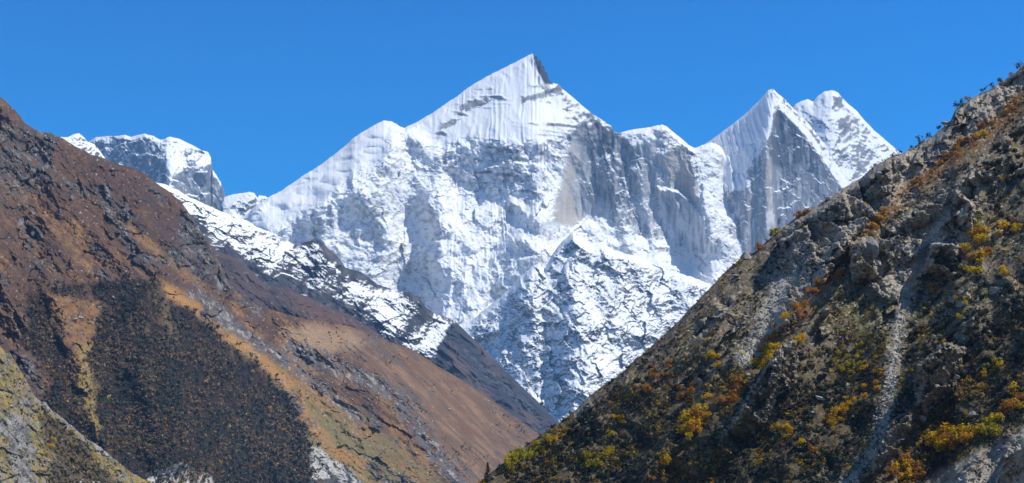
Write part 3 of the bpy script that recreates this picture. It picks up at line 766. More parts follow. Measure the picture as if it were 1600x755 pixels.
def w_paint(f):
    a, b = w_axes(f)
    n1 = fbm(a / 3, b, 36, 5, .6, 120); n2 = fbm(f.u, f.v, 14, 5, .65, 121); n3 = fbm(a / 6, b, 11, 4, .6, 122)
    brown = mixc(flat(f, (.090, .052, .038)), (.135, .075, .045), sstep(-.2, .4, n2))
    orange = mixc(flat(f, (.21, .110, .045)), (.275, .155, .065), sstep(-.2, .4, n2))
    c = mixc(brown, orange, sstep(.0, .35, n1 + .3 * n3 + .20 * sstep(300, 430, f.py) - .20))
    c = mixc(c, orange, f.line([(20,290),(110,370),(160,420)], 14, 14, 22) * .6)
    c = mixc(c, orange, f.line([(170,330),(240,385),(310,440)], 9, 9, 12) * .8)
    c = mixc(c, orange, f.poly([(105,445),(170,450),(160,490),(150,530),(160,600),(175,660),(150,650),(120,580),(85,500),(70,455)], 9, 16, 30) * .8)
    c = mixc(c, (.27, .19, .06), f.poly([(125,540),(150,540),(165,620),(170,690),(140,680),(120,600)], 9, 9) * .8)
    c = mixc(c, (.075, .05, .042), sstep(.12, .3, fbm(a / 2, b, 30, 4, .6, 123)) * .7)
    c = mixc(c, (.075, .045, .038), f.poly([(170,262),(265,310),(310,385),(345,450),(300,450),(250,400),(190,340),(120,270)], 18, 22, 40) * .65)
    c = mixc(c, (.26, .15, .062), f.line([(185,345),(250,395),(320,450)], 5, 6, 12) * .7)
    c = mixc(c, (.055, .045, .045), sstep(.10, .32, fbm(a / 4, b, 15, 4, .65, 134)) * .55 * sstep(460, 420, f.py))
    # open slope beyond: russet above, olive and ochre below
    so = f.poly(SLOPE_O, 12, 9)
    russet = mixc(flat(f, (.165, .095, .058)), (.25, .150, .090), sstep(-.25, .35, n3))
    russet = mixc(russet, (.14, .095, .07), sstep(.0, .3, fbm(a / 8, b, 8, 4, .65, 124)) * .9)
    russet = mixc(russet, (.10, .085, .08), sstep(.15, .4, fbm(a / 5, b, 22, 4, .6, 133)) * .7)
    c = mixc(c, russet, so)
    c = mixc(c, (.36, .235, .14), f.poly([(440,520),(480,508),(545,515),(575,535),(530,550),(500,558),(460,548)], 10, 9) * .75)
    gs = f.poly(GRASS_STRIP, 10, 10)
    grass = mixc(flat(f, (.31, .165, .055)), (.17, .135, .06), sstep(-.1, .35, fbm(a / 5, b, 26, 4, .6, 125) + .25 * sstep(560, 700, f.py)))
    c = mixc(c, grass, gs)
    c = mixc(c, (.37, .19, .06), f.line([(255,448),(300,478),(350,522),(405,558),(450,600)], 8, 7, 8) * .8)
    low = f.poly([(470,585),(560,640),(700,760),(740,790),(520,790),(490,700),(462,640)], 14, 10)
    c = mixc(c, mixc(grass, (.19, .15, .075), sstep(-.1, .3, n3)), low * .8)
    # bare rock
    rk = mixc(flat(f, (.075, .070, .070)), (.27, .255, .235), sstep(.0, .5, fbm(a / 2, b, 12, 4, .65, 126)))
    rk = mixc(rk, (.05, .045, .045), sstep(.1, .4, fbm(f.u, f.v, 20, 4, .6, 127)) * .6)
    c = mixc(c, rk, f.outcrop * sstep(-.15, .2, fbm(f.u, f.v, 9, 4, .65, 128) + .35 * (1 - f.nz) + .05))
    c = mixc(c, (.115, .11, .11), f.scar * sstep(-.3, .1, n2) * .9)
    c = mixc(c, (.36, .33, .29), f.scar * sstep(.18, .32, fbm(a / 2, b, 8, 4, .65, 129)) * .8)
    c = mixc(c, (.36, .335, .30), f.line([(335,480),(352,500),(385,525)], 4, 4, 9) * .7 * sstep(-.05, .15, fbm(a / 2, b, 6, 4, .65, 135)))
    # dark scrub ground under the forest
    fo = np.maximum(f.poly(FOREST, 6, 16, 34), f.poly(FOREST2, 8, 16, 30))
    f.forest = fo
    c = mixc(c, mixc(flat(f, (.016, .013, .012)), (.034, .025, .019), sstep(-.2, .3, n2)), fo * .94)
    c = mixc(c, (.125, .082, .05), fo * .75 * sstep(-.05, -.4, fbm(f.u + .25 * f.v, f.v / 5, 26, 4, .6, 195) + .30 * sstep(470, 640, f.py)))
    c = mixc(c, (.15, .10, .05), .6 * f.poly([(240,500),(258,515),(268,555),(285,560),(276,500),(262,488)], 9, 14))
    sd = np.maximum(f.poly(SAND, 4, 4), f.poly(SAND2, 4, 4))
    c = mixc(c, mixc(flat(f, (.46, .43, .38)), (.30, .28, .25), sstep(0, .35, fbm(f.u, f.v / 2, 8, 4, .65, 130))), sd)
    c = mixc(c, (.46, .44, .42), sstep(.38, .46, fbm(f.u, f.v, 4.5, 3, .7, 131)) * (1 - fo) * (1 - so * .8) * .7)      # pale stones
    return c
build_mountain('brown_mountain', W_TOP, W_BOT, -160, 930, W_DR, w_slope, w_shape, w_paint, dict(amp=.30, bump=.7), jag=2.6, jag_wl=16, relax=110, smooth_s=6,
               label='tall russet mountainside on the left with rock outcrops, grass strips and dark autumn forest', D0=2700)

# ---- pale rock spur at the lower left --------------------------------
G_TOP = [(-120,470),(-60,505),(0,543),(20,560),(40,592),(52,615),(62,625),(72,628),(80,640),(100,655),(130,680),(160,702),(190,726),(210,742),(232,752),(262,775),(300,800)]
def g_ax(f): return f.u * .66 - f.v * .75, f.u * .75 + f.v * .66
def g_shape(f):
    a, b = g_ax(f)
    f1, f2, rn = cells(a / 2.2 + 6 * fbm(f.u, f.v, 14, 3, .6, 140), b + 6 * fbm(f.u, f.v, 14, 3, .6, 141), 14, 3)
    return (14 * (ridged(a / 2.4, b, 50, 5, .6, 142) - .3) + 6 * (ridged(a / 2.5, b, 18, 4, .65, 148) - .3) + .45 * facets(a / 2, b, 20, 15) + .9 * facets(a / 1.8, b, 6, 16) + 3 * fbm(f.u, f.v, 7, 4, .7, 143)) * sstep(-1, 8, f.py - f.top)
def g_paint(f):
    a, b = g_ax(f)
    rk = mixc(flat(f, (.25, .24, .22)), (.11, .105, .10), sstep(-.2, .25, fbm(a / 2, b, 12, 4, .65, 144)))
    gr = mixc(flat(f, (.25, .180, .06)), (.15, .125, .05), sstep(-.2, .3, fbm(a / 2, b, 20, 4, .6, 145)))
    m = sstep(-.12, .12, fbm(a / 2.2, b, 34, 5, .65, 146) + .6 * (f.nz - .60) + .34 - .55 * f.line([(45,600),(62,625),(100,655),(160,702),(210,742)], 5, 5, 6) - .25 * f.poly([(-20,640),(30,660),(70,720),(80,780),(-20,780)], 12))
    c = mixc(rk, gr, m)
    c = c * np.clip(1 + .55 * fbm(a / 1.8, b, 5, 3, .7, 149) + .35 * fbm(a / 2, b, 22, 3, .6, 150), .35, 1.6)[..., None]
    return mixc(c, (.07, .05, .04), f.poly([(60,650),(90,655),(130,690),(150,725),(190,760),(60,790),(85,720),(70,690)], 8, 9) * .8)
build_mountain('pale_rock_spur', G_TOP, [(-120,860),(300,880)], -120, 300, [(-120,1450),(0,1500),(300,1700)],
               lambda f: 40 + 14 * fbm(f.u, f.v, 26, 4, .6, 147), g_shape, g_paint, dict(amp=.3, bump=.7), jag=3.5, jag_wl=14,
               label='pale grey rocky spur with dry yellow grass at the lower left', D0=1500)

# ================================================================== THE NEAR SLOPE ON THE RIGHT
R_TOP = [(640,870),(690,812),(730,772),(760,744),(775,733),(800,711),(820,697),(840,683),(860,670),(880,657),(900,641),(920,619),(945,601),(970,584),(985,569),
 (1005,553),(1020,540),(1040,521),(1060,502),(1080,480),(1100,460),(1120,438),(1140,418),(1155,406),(1175,398),(1190,384),(1210,367),(1225,354),
 (1240,343),(1260,331),(1280,319),(1300,306),(1320,293),(1345,278),(1360,264),(1380,252),(1395,243),(1410,240),(1425,231),(1440,222),(1460,212),(1472,200),
 (1485,189),(1493,172),(1502,166),(1515,155),(1530,148),(1550,138),(1570,125),(1590,110),(1600,102),(1640,68),(1700,20),(1800,-40)]
R_BOT = [(640,900),(700,880),(1800,860)]
R_DR = [(640,640),(800,680),(1000,730),(1200,780),(1400,830),(1600,880),(1800,930)]
STRIP = [(1610,150),(1560,190),(1520,222),(1480,248),(1420,295),(1372,345),(1320,405),(1280,450),(1245,490),(1210,540),(1180,580)]
STRIP_L = [(1180,580),(1140,610),(1110,650),(1070,690),(1030,730)]
CLIFFS = [[(1352,268),(1392,246),(1392,300),(1360,318),(1335,300)], [(1393,247),(1415,240),(1418,268),(1398,272)],
          [(1440,228),(1500,165),(1506,185),(1480,240),(1450,250)], [(1505,160),(1530,150),(1525,172),(1508,172)],
          [(1230,352),(1285,322),(1318,300),(1330,340),(1290,350),(1262,345)], [(1215,380),(1262,352),(1275,400),(1240,430),(1222,430)],
          [(1330,380),(1358,372),(1372,430),(1330,455)], [(1455,380),(1500,380),(1490,430),(1440,430)],
          [(1432,575),(1475,535),(1510,545),(1492,600),(1455,645),(1440,650),(1428,620)],
          [(1395,655),(1425,640),(1425,668),(1370,740),(1355,745),(1370,700)],
          [(1215,545),(1245,530),(1212,590),(1170,650),(1128,700),(1125,690),(1165,625)], [(1495,300),(1525,320),(1520,360),(1480,345)],
          [(1570,715),(1605,690),(1640,700),(1640,790),(1545,790)]]
GULLY = [(1475,330),(1462,365),(1445,400),(1425,430),(1412,470),(1402,520),(1396,570),(1388,620),(1378,665),(1365,700),(1340,735),(1300,780)]
CHUTE = [(1262,370),(1240,410),(1215,450),(1203,490),(1190,525),(1165,560)]
SLAB = [(1420,770),(1470,735),(1530,705),(1580,680),(1610,662),(1680,620),(1700,800),(1420,800)]

def r_ax(f): return f.u * .72 + f.v * .70, f.u * .70 - f.v * .72       # along the ribs (up right), across them (down right)

def r_slope(f):
    S = 36 + 4 * fbm(f.u, f.v, 120, 3, .5, 160)
    return lerp(S, 30, f.line(STRIP, 14, 10))

def r_shape(f):
    a, b = r_ax(f)
    aw = a + 14 * fbm(f.u, f.v, 70, 3, .5, 162); bw = b + 14 * fbm(f.u, f.v, 60, 3, .5, 163)
    h = 22 * fbm(f.u, f.v, 190, 3, .5, 164) + 62 * (ridged(aw / 3.0, bw, 130, 3, .45, 165) - .3)
    low = sstep(470, 640, f.py + .22 * (f.px - 1300)) * .75     # the lower half is overgrown
    rock = np.zeros(f.px.shape)
    for k, p in enumerate(CLIFFS): rock = np.maximum(rock, f.poly(p, 9, 8, 14, k))
    rock = np.maximum(rock, .9 * f.poly([(1225,352),(1345,277),(1425,228),(1500,160),(1600,100),(1600,135),(1520,215),(1440,270),(1370,335),(1300,420),(1240,500),(1180,550),(1200,480),(1215,430)], 10, 8))
    rock = np.maximum(rock, .9 * f.poly([(1540,250),(1480,300),(1400,345),(1340,410),(1330,450),(1400,470),(1430,420),(1520,370),(1530,300)], 12, 10))
    rock = np.maximum(rock, .8 * f.poly([(1250,545),(1215,600),(1180,640),(1120,710),(1140,710),(1200,650),(1240,600)], 8, 8))
    rock = np.maximum(rock, .8 * sstep(.2, .36, fbm(a / 2.2, b, 42, 4, .6, 166)) * (1 - .7 * low))
    f.low = low
    f.rock = rock
    # craggy blocks
    wx = f.u + 9 * fbm(f.u, f.v, 22, 4, .6, 167); wy = f.v + 9 * fbm(f.u, f.v, 22, 4, .6, 168)
    ra, rb = wx * .8 + wy * .6, wx * .6 - wy * .8
    blocks = .8 * facets(wx * .9 + .2 * wy, wy, 75, 9) + 1.2 * facets(ra * .75, -rb, 34, 5) + 1.0 * facets(wx, wy, 15, 6)
    calm = np.maximum(np.maximum(f.line(GULLY, 9, 6), f.line(CHUTE, 16, 9)), f.poly(SLAB, 8))       # open scree
    rock = rock * (1 - calm)
    h = h + rock * (1.0 * blocks + 24 * (ridged(aw / 1.6, bw, 44, 4, .55, 169) - .4)) + lerp(.12, 1, rock) * (.6 * facets(f.u, f.v, 6.5, 7) + .45 * facets(f.u, f.v, 3.6, 8))
    h = h + (1 - rock) * (1 - .8 * calm) * (8 * fbm(f.u, f.v, 44, 3, .5, 170) + .10 * blocks) + calm * .35 * facets(a / 2, -b, 7, 10)
    h = h + lerp(1.5, 4, rock) * fbm(f.u, f.v, 14, 4, .6, 172) + lerp(.6, 1.2, rock) * fbm(f.u, f.v, 4, 3, .7, 171)
    for k, p in enumerate(CLIFFS): h = h + f.cliff(p, 1.6, 2.5, 6, 12, k, .35)
    h = h + f.rib([(1590,130),(1510,215),(1430,275),(1360,340),(1290,420),(1220,520)], 34, 26, 24, .04, 8)
    h = h - f.rib(STRIP, 30, 26, 18, .04, 5)
    h = h + f.rib([(1600,235),(1540,262),(1480,305),(1400,350),(1345,395),(1310,450),(1250,530),(1200,600),(1120,700),(1080,760)], 50, 24, 44, .03, 7)
    h = h + f.rib([(1480,300),(1440,370),(1405,440),(1385,520),(1375,590),(1360,660)], 60, 40, 14, .05, 7)
    h = h - f.rib(GULLY, 30, 10, 3, .04, 4) - f.rib(CHUTE, 26, 12, 2, .06, 5)
    h = h + f.rib([(1600,440),(1530,520),(1470,560),(1430,640),(1370,720),(1320,790)], 50, 26, 40, .04, 7)
    h = h + f.rib([(1700,560),(1600,668),(1520,715),(1430,770)], 14, 60, 14, .03, 5) - .05 * np.clip(f.u - 1420, 0, 400) * f.poly(SLAB, 12)
    h = h + f.rib([(1130,470),(1100,540),(1050,600),(1000,680)], 50, 34, 26, .06, 7) + f.rib([(1180,560),(1120,620),(1050,690),(1000,760)], 40, 26, 22, .06, 7) + f.rib([(1000,590),(950,650),(900,720),(870,780)], 40, 24, 20, .06, 7) - f.rib([(1100,500),(1040,600),(980,680)], 20, 30, 8, .06)
    h = h + f.rib([(930,640),(880,700),(850,760)], 30, 40, 8, .08)
    return h * sstep(-2, 16, f.py - f.top)

def r_paint(f):
    a, b = r_ax(f)
    n1 = fbm(a / 2, b, 40, 5, .6, 180); n2 = fbm(f.u, f.v, 12, 5, .65, 181); n3 = fbm(f.u, f.v, 5, 3, .7, 182)
    soil = mixc(flat(f, (.135, .108, .078)), (.24, .195, .135), sstep(-.2, .35, n2))
    olive = mixc(flat(f, (.105, .088, .045)), (.19, .15, .06), sstep(-.2, .4, n2))
    c = mixc(soil, olive, sstep(-.1, .25, n1))
    c = mixc(c, (.06, .05, .034), sstep(.1, .35, fbm(f.u, f.v, 26, 4, .6, 183)) * .6)
    c = mixc(c, (.21, .115, .040), f.line(STRIP, 15, 8, 8) * .9)
    c = mixc(c, (.19, .12, .035), f.line(STRIP_L, 16, 12, 10) * .7)
    c = mixc(c, (.18, .165, .06), f.poly([(1350,450),(1400,470),(1395,560),(1350,540),(1330,490)], 12, 10) * .7)
    c = mixc(c, mixc(flat(f, (.060, .048, .030)), (.135, .100, .042), sstep(-.2, .35, n2)), f.low)
    rk = mixc(flat(f, (.52, .455, .36)), (.30, .26, .205), sstep(-.1, .4, n2))
    rk = mixc(rk, (.58, .525, .44), sstep(.15, .45, n3) * .8)
    upper = 1 - f.low / .75
    c = mixc(c, rk, np.clip(f.rock * (.45 + .55 * sstep(-.15, .15, n2 + .2 * n1)) * lerp(.6, 1, upper), 0, 1))
    stones = sstep(.22, .40, n3 + .25 * n1) * (.35 + .65 * upper)
    c = mixc(c, (.48, .45, .40), stones * .8)
    sc = np.maximum(np.maximum(f.line(GULLY[:8], 7, 5, 12, 14), f.line(GULLY[6:], 4, 4, 10, 14)) * sstep(-.28, .06, n2), f.line(CHUTE, 11, 9, 16, 16) * sstep(-.3, .06, n2))
    sc = np.maximum(sc, f.poly([(1405,395),(1470,360),(1490,375),(1440,420),(1420,460),(1405,450)], 6, 6) * .9)
    c = mixc(c, mixc(flat(f, (.50, .46, .395)), (.27, .245, .205), sstep(-.1, .3, n3)), sc * .95)
    c = mixc(c, mixc(flat(f, (.36, .33, .28)), (.16, .13, .09), sstep(-.05, .3, fbm(a / 4, b, 9, 4, .65, 184))), f.poly(SLAB, 7, 6) * .95)
    c = mixc(c, (.40, .37, .30), f.line([(1205,470),(1195,500),(1180,540)], 9, 6, 5) * .6)
    for k in (0, 2, 4, 5):                      # cliff faces turned from the sun, shade painted as darker rock
        c = mixc(c, (.16, .14, .125), f.poly(CLIFFS[k], 6, 6, 14, k) * .6)
    return c
build_mountain('rocky_hillside', R_TOP, R_BOT, 640, 1800, R_DR, r_slope, r_shape, r_paint, dict(amp=.35, bump=.9, rough=.95), jag=3.2, jag_wl=18, relax=80, smooth_s=5,
               label='near stony hillside on the right with crags, scree gullies and yellow autumn scrub', cat='hillside', D0=800, back=1.4)

JOBS.sort(key=lambda j: -['snow_peak', 'brown_mountain', 'rocky_hillside'].count(j[0]))
build_all()

# ---- valley floor, one sheet to the horizon ---------------------------
vs = [(-60000, -20000, -75), (60000, -20000, -75), (60000, 70000, -75), (-60000, 70000, -75)]
me = mesh_np('ground', vs, [[0, 1, 2, 3]], [(.16, .13, .08)] * 4)
tag(link('ground', me, ground_mat('valley_ground', 1.0)), 'dry grassy valley floor hidden below the frame', 'ground', None, 'structure')

# ================================================================== PLANTS AND STONES
RNG = random.Random(11)
NP = np.random.RandomState(5)

def leaf_mat(name, col, col2, trans=.35, vary=.5):
    m = bpy.data.materials.new(name); m.use_nodes = True
    nt = m.node_tree; N = nt.nodes; L = nt.links
    p = N['Principled BSDF']
    at = N.new('ShaderNodeAttribute'); at.attribute_name = 'tint'
    oi = N.new('ShaderNodeObjectInfo')
    mx = N.new('ShaderNodeMix'); mx.data_type = 'RGBA'
    mx.inputs['A'].default_value = (*col, 1); mx.inputs['B'].default_value = (*col2, 1)
    L.new(oi.outputs['Random'], mx.inputs['Factor'])
    mu = N.new('ShaderNodeVectorMath'); mu.operation = 'MULTIPLY'
    L.new(mx.outputs['Result'], mu.inputs[0]); L.new(at.outputs['Color'], mu.inputs[1])
    L.new(mu.outputs[0], p.inputs['Base Color'])
    p.inputs['Roughness'].default_value = .8; p.inputs['Specular IOR Level'].default_value = .15
    if trans:
        tr = N.new('ShaderNodeBsdfTranslucent'); L.new(mu.outputs[0], tr.inputs['Color'])
        ms = N.new('ShaderNodeMixShader'); ms.inputs[0].default_value = trans
        L.new(p.outputs[0], ms.inputs[1]); L.new(tr.outputs[0], ms.inputs[2])
        L.new(ms.outputs[0], N['Material Output'].inputs['Surface'])
    return m

def leaves(rs, centres, radii, n, size, squash=1.0):
    """little leaf sprays spread through a few uneven lobes"""
    k = rs.randint(0, len(centres), n)
    d = rs.normal(size=(n, 3)); d /= np.linalg.norm(d, axis=1, keepdims=True)
    r = radii[k] * rs.uniform(.45, 1.08, n)
    c = centres[k] + d * r[:, None] * np.array([1, 1, squash])
    nrm = d + rs.normal(size=(n, 3)) * .5 + np.array([0, 0, .7]); nrm /= np.linalg.norm(nrm, axis=1, keepdims=True)
    t = np.cross(nrm, rs.normal(size=(n, 3))); t /= np.linalg.norm(t, axis=1, keepdims=True) + 1e-9
    b = np.cross(nrm, t)
    s1 = size * rs.uniform(.5, 1.3, n)[:, None]; s2 = s1 * rs.uniform(.5, .9, n)[:, None]
    V = np.stack([c - t * s1, c - b * s2, c + t * s1, c + b * s2], 1).reshape(-1, 3)
    F = np.arange(4 * n).reshape(n, 4)
    tint = np.repeat(np.clip(rs.normal(1, .22, (n, 1)) + rs.normal(0, .07, (n, 3)) * np.array([.4, 1, 1]), .35, 1.8), 4, 0)
    return V, F, tint

def lobes(rs, n, tall=1.0):
    c = np.clip(rs.normal(size=(n, 3)), -1.3, 1.3) * np.array([.40, .40, .24]); c[:, 2] = np.abs(c[:, 2]) * tall + .42 * tall * rs.uniform(.7, 1.3, n)
    return c, rs.uniform(.30, .55, n)

def crown(name, seed, n=240, size=.11, tall=1.0, nl=7):
    rs = np.random.RandomState(seed)
    c, r = lobes(rs, nl, tall)
    if tall < .75: c[:, :2] *= .55; c[:, 2] = c[:, 2] * .6 + .12; r[:] = rs.uniform(.42, .6, nl)
    V, F, T = leaves(rs, c, r, n, size)
    V[:, 2] -= min(V[:, 2].min(), 0) * .6
    return mesh_np(name, V, F, T, smooth=False)

def sticks(rs, n, spread=.7, h=1.0, w=.035, fork=2):
    """tapering stems from the base, forking as they rise"""
    V = []; F = []
    def seg(p, q, a, b):
        d = q - p; s = np.cross(d, rs.normal(size=3)); s /= np.linalg.norm(s) + 1e-9; t = np.cross(d, s); t /= np.linalg.norm(t) + 1e-9
        k = len(V)
        for g in range(3):
            e = math.cos(g * 2.094) * s + math.sin(g * 2.094) * t
            V.append(p + e * a); V.append(q + e * b)
        for g in range(3):
            g2 = (g + 1) % 3
            F.append([k + 2 * g, k + 2 * g2, k + 2 * g2 + 1, k + 2 * g + 1])
    def grow(p, d, L_, a, lv):
        q = p + d * L_; seg(p, q, a, a * .6)
        if lv > 0:
            for _ in range(3 if lv > 1 else 2):
                e = d + rs.normal(size=3) * .45 + np.array([0, 0, .12]); e /= np.linalg.norm(e)
                grow(q - d * L_ * rs.uniform(0, .4), e, L_ * rs.uniform(.55, .85), a * .55, lv - 1)
    for _ in range(n):
        d = np.array([rs.normal() * spread * .6, rs.normal() * spread * .6, 1.0]); d /= np.linalg.norm(d)
        grow(np.array([rs.normal() * .06, rs.normal() * .06, -.1]), d, h * rs.uniform(.4, .6), w, fork)
    return np.array(V), np.array(F)

def stick_mesh(name, seed, n, spread=.7, h=1.0, w=.035, fork=2):
    rs = np.random.RandomState(seed)
    V, F = sticks(rs, n, spread, h, w, fork)
    return mesh_np(name, V, F, np.ones((len(V), 3)), smooth=False)

M_YEL = leaf_mat('golden_leaves', (.66, .40, .012), (.56, .42, .02), .45)
M_ORA = leaf_mat('rust_leaves', (.46, .20, .025), (.34, .17, .04), .45)
M_OLI = leaf_mat('olive_leaves', (.46, .38, .03), (.30, .28, .03), .45)
M_JUN = leaf_mat('juniper_sprays', (.050, .058, .034), (.090, .092, .062), .1)
M_TWG = leaf_mat('bare_twigs', (.105, .070, .052), (.16, .115, .085), 0)
M_BRK = leaf_mat('bark', (.13, .11, .09), (.20, .18, .15), 0)
M_FIR = leaf_mat('fir_needles', (.022, .038, .022), (.03, .05, .03), .05)

CROWNS = [crown('foliage', 100 + k, 250, .12, (.9, 1.25, 1.0, .8, 1.4, 1.1)[k], 5 + k % 4) for k in range(6)]
LOW = [crown('foliage', 130 + k, 260, .17, (.55, .7, .5, .65)[k], 6) for k in range(4)]
BARE = [stick_mesh('twigs', 150 + k, 7, .9, 1.15, .03, 2) for k in range(4)]
STEMS = [stick_mesh('stem', 170 + k, 4, .5, .9, .045, 1) for k in range(3)]
CROWN_OF = {}
def with_mat(me, mat):
    key = (me.name, mat.name)
    if key not in CROWN_OF:
        c = me.copy(); c.materials.clear(); c.materials.append(mat); CROWN_OF[key] = c
    return CROWN_OF[key]

def plant(name, f, px, py, r_px, mat, label, cat, group, kind='crown', stem=True, sink=.12):
    """one plant standing on hillside f; r_px is its half width as the photograph shows it"""
    p, n = on(f, px, py)
    r = r_px * p[1] / FPX
    pool = {'crown': CROWNS, 'low': LOW, 'bare': BARE}[kind]
    me = with_mat(RNG.choice(pool), mat)
    sc = (r * RNG.uniform(.85, 1.2), r * RNG.uniform(.85, 1.2), r * RNG.uniform(.85, 1.15))
    loc = (p[0], p[1], p[2] - r * sink)
    if stem and r_px >= 8 and kind == 'crown':
        o = bpy.data.objects.new(name, None); COL.objects.link(o)
        c = link('foliage', me, None, o); s_ = link('stem', with_mat(RNG.choice(STEMS), M_BRK), None, o)
    else:
        o = link(name, me)
    o.location = loc; o.scale = sc; o.rotation_euler = (0, 0, RNG.uniform(0, 6.28))
    tag(o, label, cat, group)
    return o

R_ = DONE.get('rocky_hillside'); W_ = DONE.get('brown_mountain'); G_ = DONE.get('pale_rock_spur')
def top_of(f, px): return float(np.interp(px, f.cx, f.yt))

# ---- golden and rust bushes on the near hillside, cluster by cluster ----
# (outline spine, half width, number, half size range, material, label)
CLUSTERS = [
 ([(1520,405),(1545,378),(1565,362)], 20, 20, (8, 13), M_YEL, 'bright golden birch bush in the big yellow clump high on the near hillside'),
 ([(1356,362),(1385,338)], 7, 9, (6, 9), M_YEL, 'yellow bush in the ledge strip just above the tall split boulder'),
 ([(1595,160),(1525,215),(1480,248),(1425,290)], 8, 34, (5, 8), M_ORA, 'rust orange bush in the upper ledge strip below the skyline crags'),
 ([(1540,208),(1525,215)], 5, 5, (6, 8), M_YEL, 'yellow bush at the bright spot of the upper ledge strip'),
 ([(1320,405),(1280,450),(1245,490)], 13, 24, (6, 9), M_ORA, 'rust and gold bush on the ledge between crags and middle rib'),
 ([(1235,505),(1205,545),(1180,580)], 12, 22, (6, 10), M_YEL, 'golden bush beside the lower end of the pale chute'),
 ([(1262,520),(1240,545)], 6, 6, (5, 8), M_YEL, 'yellow bush on the shaded lower edge of the middle rib'),
 ([(1160,600),(1130,640)], 12, 14, (6, 9), M_ORA, 'rust bush under the foot of the pale chute'),
 ([(1105,640),(1085,662),(1070,690)], 14, 18, (8, 12), M_YEL, 'tall golden bush in the bright clump low on the near hillside'),
 ([(1040,715),(1025,745)], 9, 8, (7, 10), M_YEL, 'golden bush at the bottom of the frame under the bright clump'),
 ([(1108,552),(1116,568)], 6, 5, (6, 9), M_YEL, 'small yellow bush left of the pale chute foot'),
 ([(958,650),(968,660)], 6, 4, (5, 8), M_YEL, 'yellow bush beside the lone grey boulder on the lower left of the hillside'),
 ([(780,742),(808,718),(838,700),(868,684)], 9, 18, (6, 9), M_OLI, 'olive yellow bush along the lowest skyline of the near hillside'),
 ([(1000,612),(1030,590),(1060,570)], 14, 14, (5, 8), M_ORA, 'rust bush among brown scrub on the lower skyline slope'),
 ([(1205,668),(1232,676)], 10, 6, (5, 7), M_YEL, 'little yellow bush in the dark juniper hollow'),
 ([(1252,696)], 1, 1, (7, 8), M_YEL, 'single round yellow bush in the dark hollow, with black shade behind it'),
 ([(1272,708)], 1, 1, (7, 8), M_ORA, 'single orange bush just below the round yellow one in the dark hollow'),
 ([(1290,660),(1320,645),(1345,610)], 13, 18, (5, 8), M_YEL, 'yellow bush on the grassy bank left of the long scree gully'),
 ([(1300,570),(1335,580),(1350,540)], 16, 16, (5, 7), M_OLI, 'olive bush on the grassy bank above the yellow ones'),
 ([(1460,705),(1490,690),(1520,692)], 14, 20, (9, 13), M_YEL, 'large golden bush in the wood above the bottom right slab'),
 ([(1535,680),(1555,668)], 9, 8, (8, 12), M_OLI, 'green gold bush at the right end of the wood above the slab'),
 ([(1575,645),(1600,625)], 10, 12, (8, 12), M_YEL, 'golden bush at the right frame edge above the slab'),
 ([(1440,735),(1400,742)], 14, 14, (7, 11), M_YEL, 'golden bush at the bottom edge left of the slab'),
 ([(1455,450),(1470,455)], 6, 5, (5, 7), M_YEL, 'yellow bush right beside the top of the long scree gully'),
 ([(1498,468),(1510,490),(1500,500)], 9, 8, (4, 7), M_OLI, 'small olive bush between the gully and the leaning grey boulder'),
 ([(1566,425),(1570,432)], 3, 3, (6, 8), M_YEL, 'yellow bush at the right of the leaning grey boulder'),
 ([(1588,350),(1592,372)], 7, 8, (6, 9), M_YEL, 'yellow bush at the right frame edge level with the big clump'),
 ([(1530,360),(1515,340)], 8, 6, (5, 8), M_OLI, 'olive bush just above the big yellow clump'),
 ([(1375,580),(1362,610),(1372,560)], 7, 8, (4, 6), M_YEL, 'small yellow bush on the left lip of the long scree gully'),
 ([(1535,595),(1560,565)], 12, 8, (5, 8), M_OLI, 'olive bush among crags right of the dark cliff'),
 ([(1160,660),(1140,690)], 9, 8, (5, 8), M_OLI, 'olive bush in the shaded trough of the middle rib'),
 ([(960,700),(920,730)], 18, 12, (5, 8), M_OLI, 'olive bush low on the near hillside among dark scrub'),
 ([(1085,600),(1060,630)], 12, 9, (5, 8), M_ORA, 'rust bush above the bright golden clump'),
]
def along(spine, t):
    if len(spine) == 1: return spine[0]
    k = min(int(t * (len(spine) - 1)), len(spine) - 2); q = t * (len(spine) - 1) - k
    return lerp(spine[k][0], spine[k + 1][0], q), lerp(spine[k][1], spine[k + 1][1], q)
if R_:
    for sp, wd, n, (r0, r1), mat, lab in CLUSTERS:
        for _ in range(n):
            x, y = along(sp, RNG.random())
            x += RNG.gauss(0, wd * .55) if n > 1 else 0; y += RNG.gauss(0, wd * .55) if n > 1 else 0
            y = max(y, top_of(R_, x) + 3)
            m2 = mat
            if n > 4 and RNG.random() < .22: m2 = M_ORA if mat is M_YEL else M_YEL if mat is M_OLI else M_TWG
            if m2 is M_TWG:
                plant('bare_shrub', R_, x, y, RNG.uniform(r0, r1), M_TWG, 'leafless grey brown shrub tangled among the rust and golden bushes', 'shrub', 'leafless shrubs on the near hillside', 'bare')
                continue
            lb = lab
            if m2 is not mat: lb = ('rust tinted bush mixed into: ' if m2 is M_ORA else 'brighter yellow bush mixed into: ') + lab
            if m2 is not mat:
                lb = ('rust tinted bush among its ' if m2 is M_ORA else 'brighter yellow bush among its ') + ('yellow' if mat is M_YEL else 'olive') + ' neighbours ' + ' '.join(lab.split(' bush ')[-1].split()[:8])
            plant('autumn_bush', R_, x, y, RNG.uniform(r0, r1) * lerp(1.15, 1.45, min(max((y - 480) / 200, 0), 1)), m2, lb, 'bush', 'autumn bushes on the near hillside')

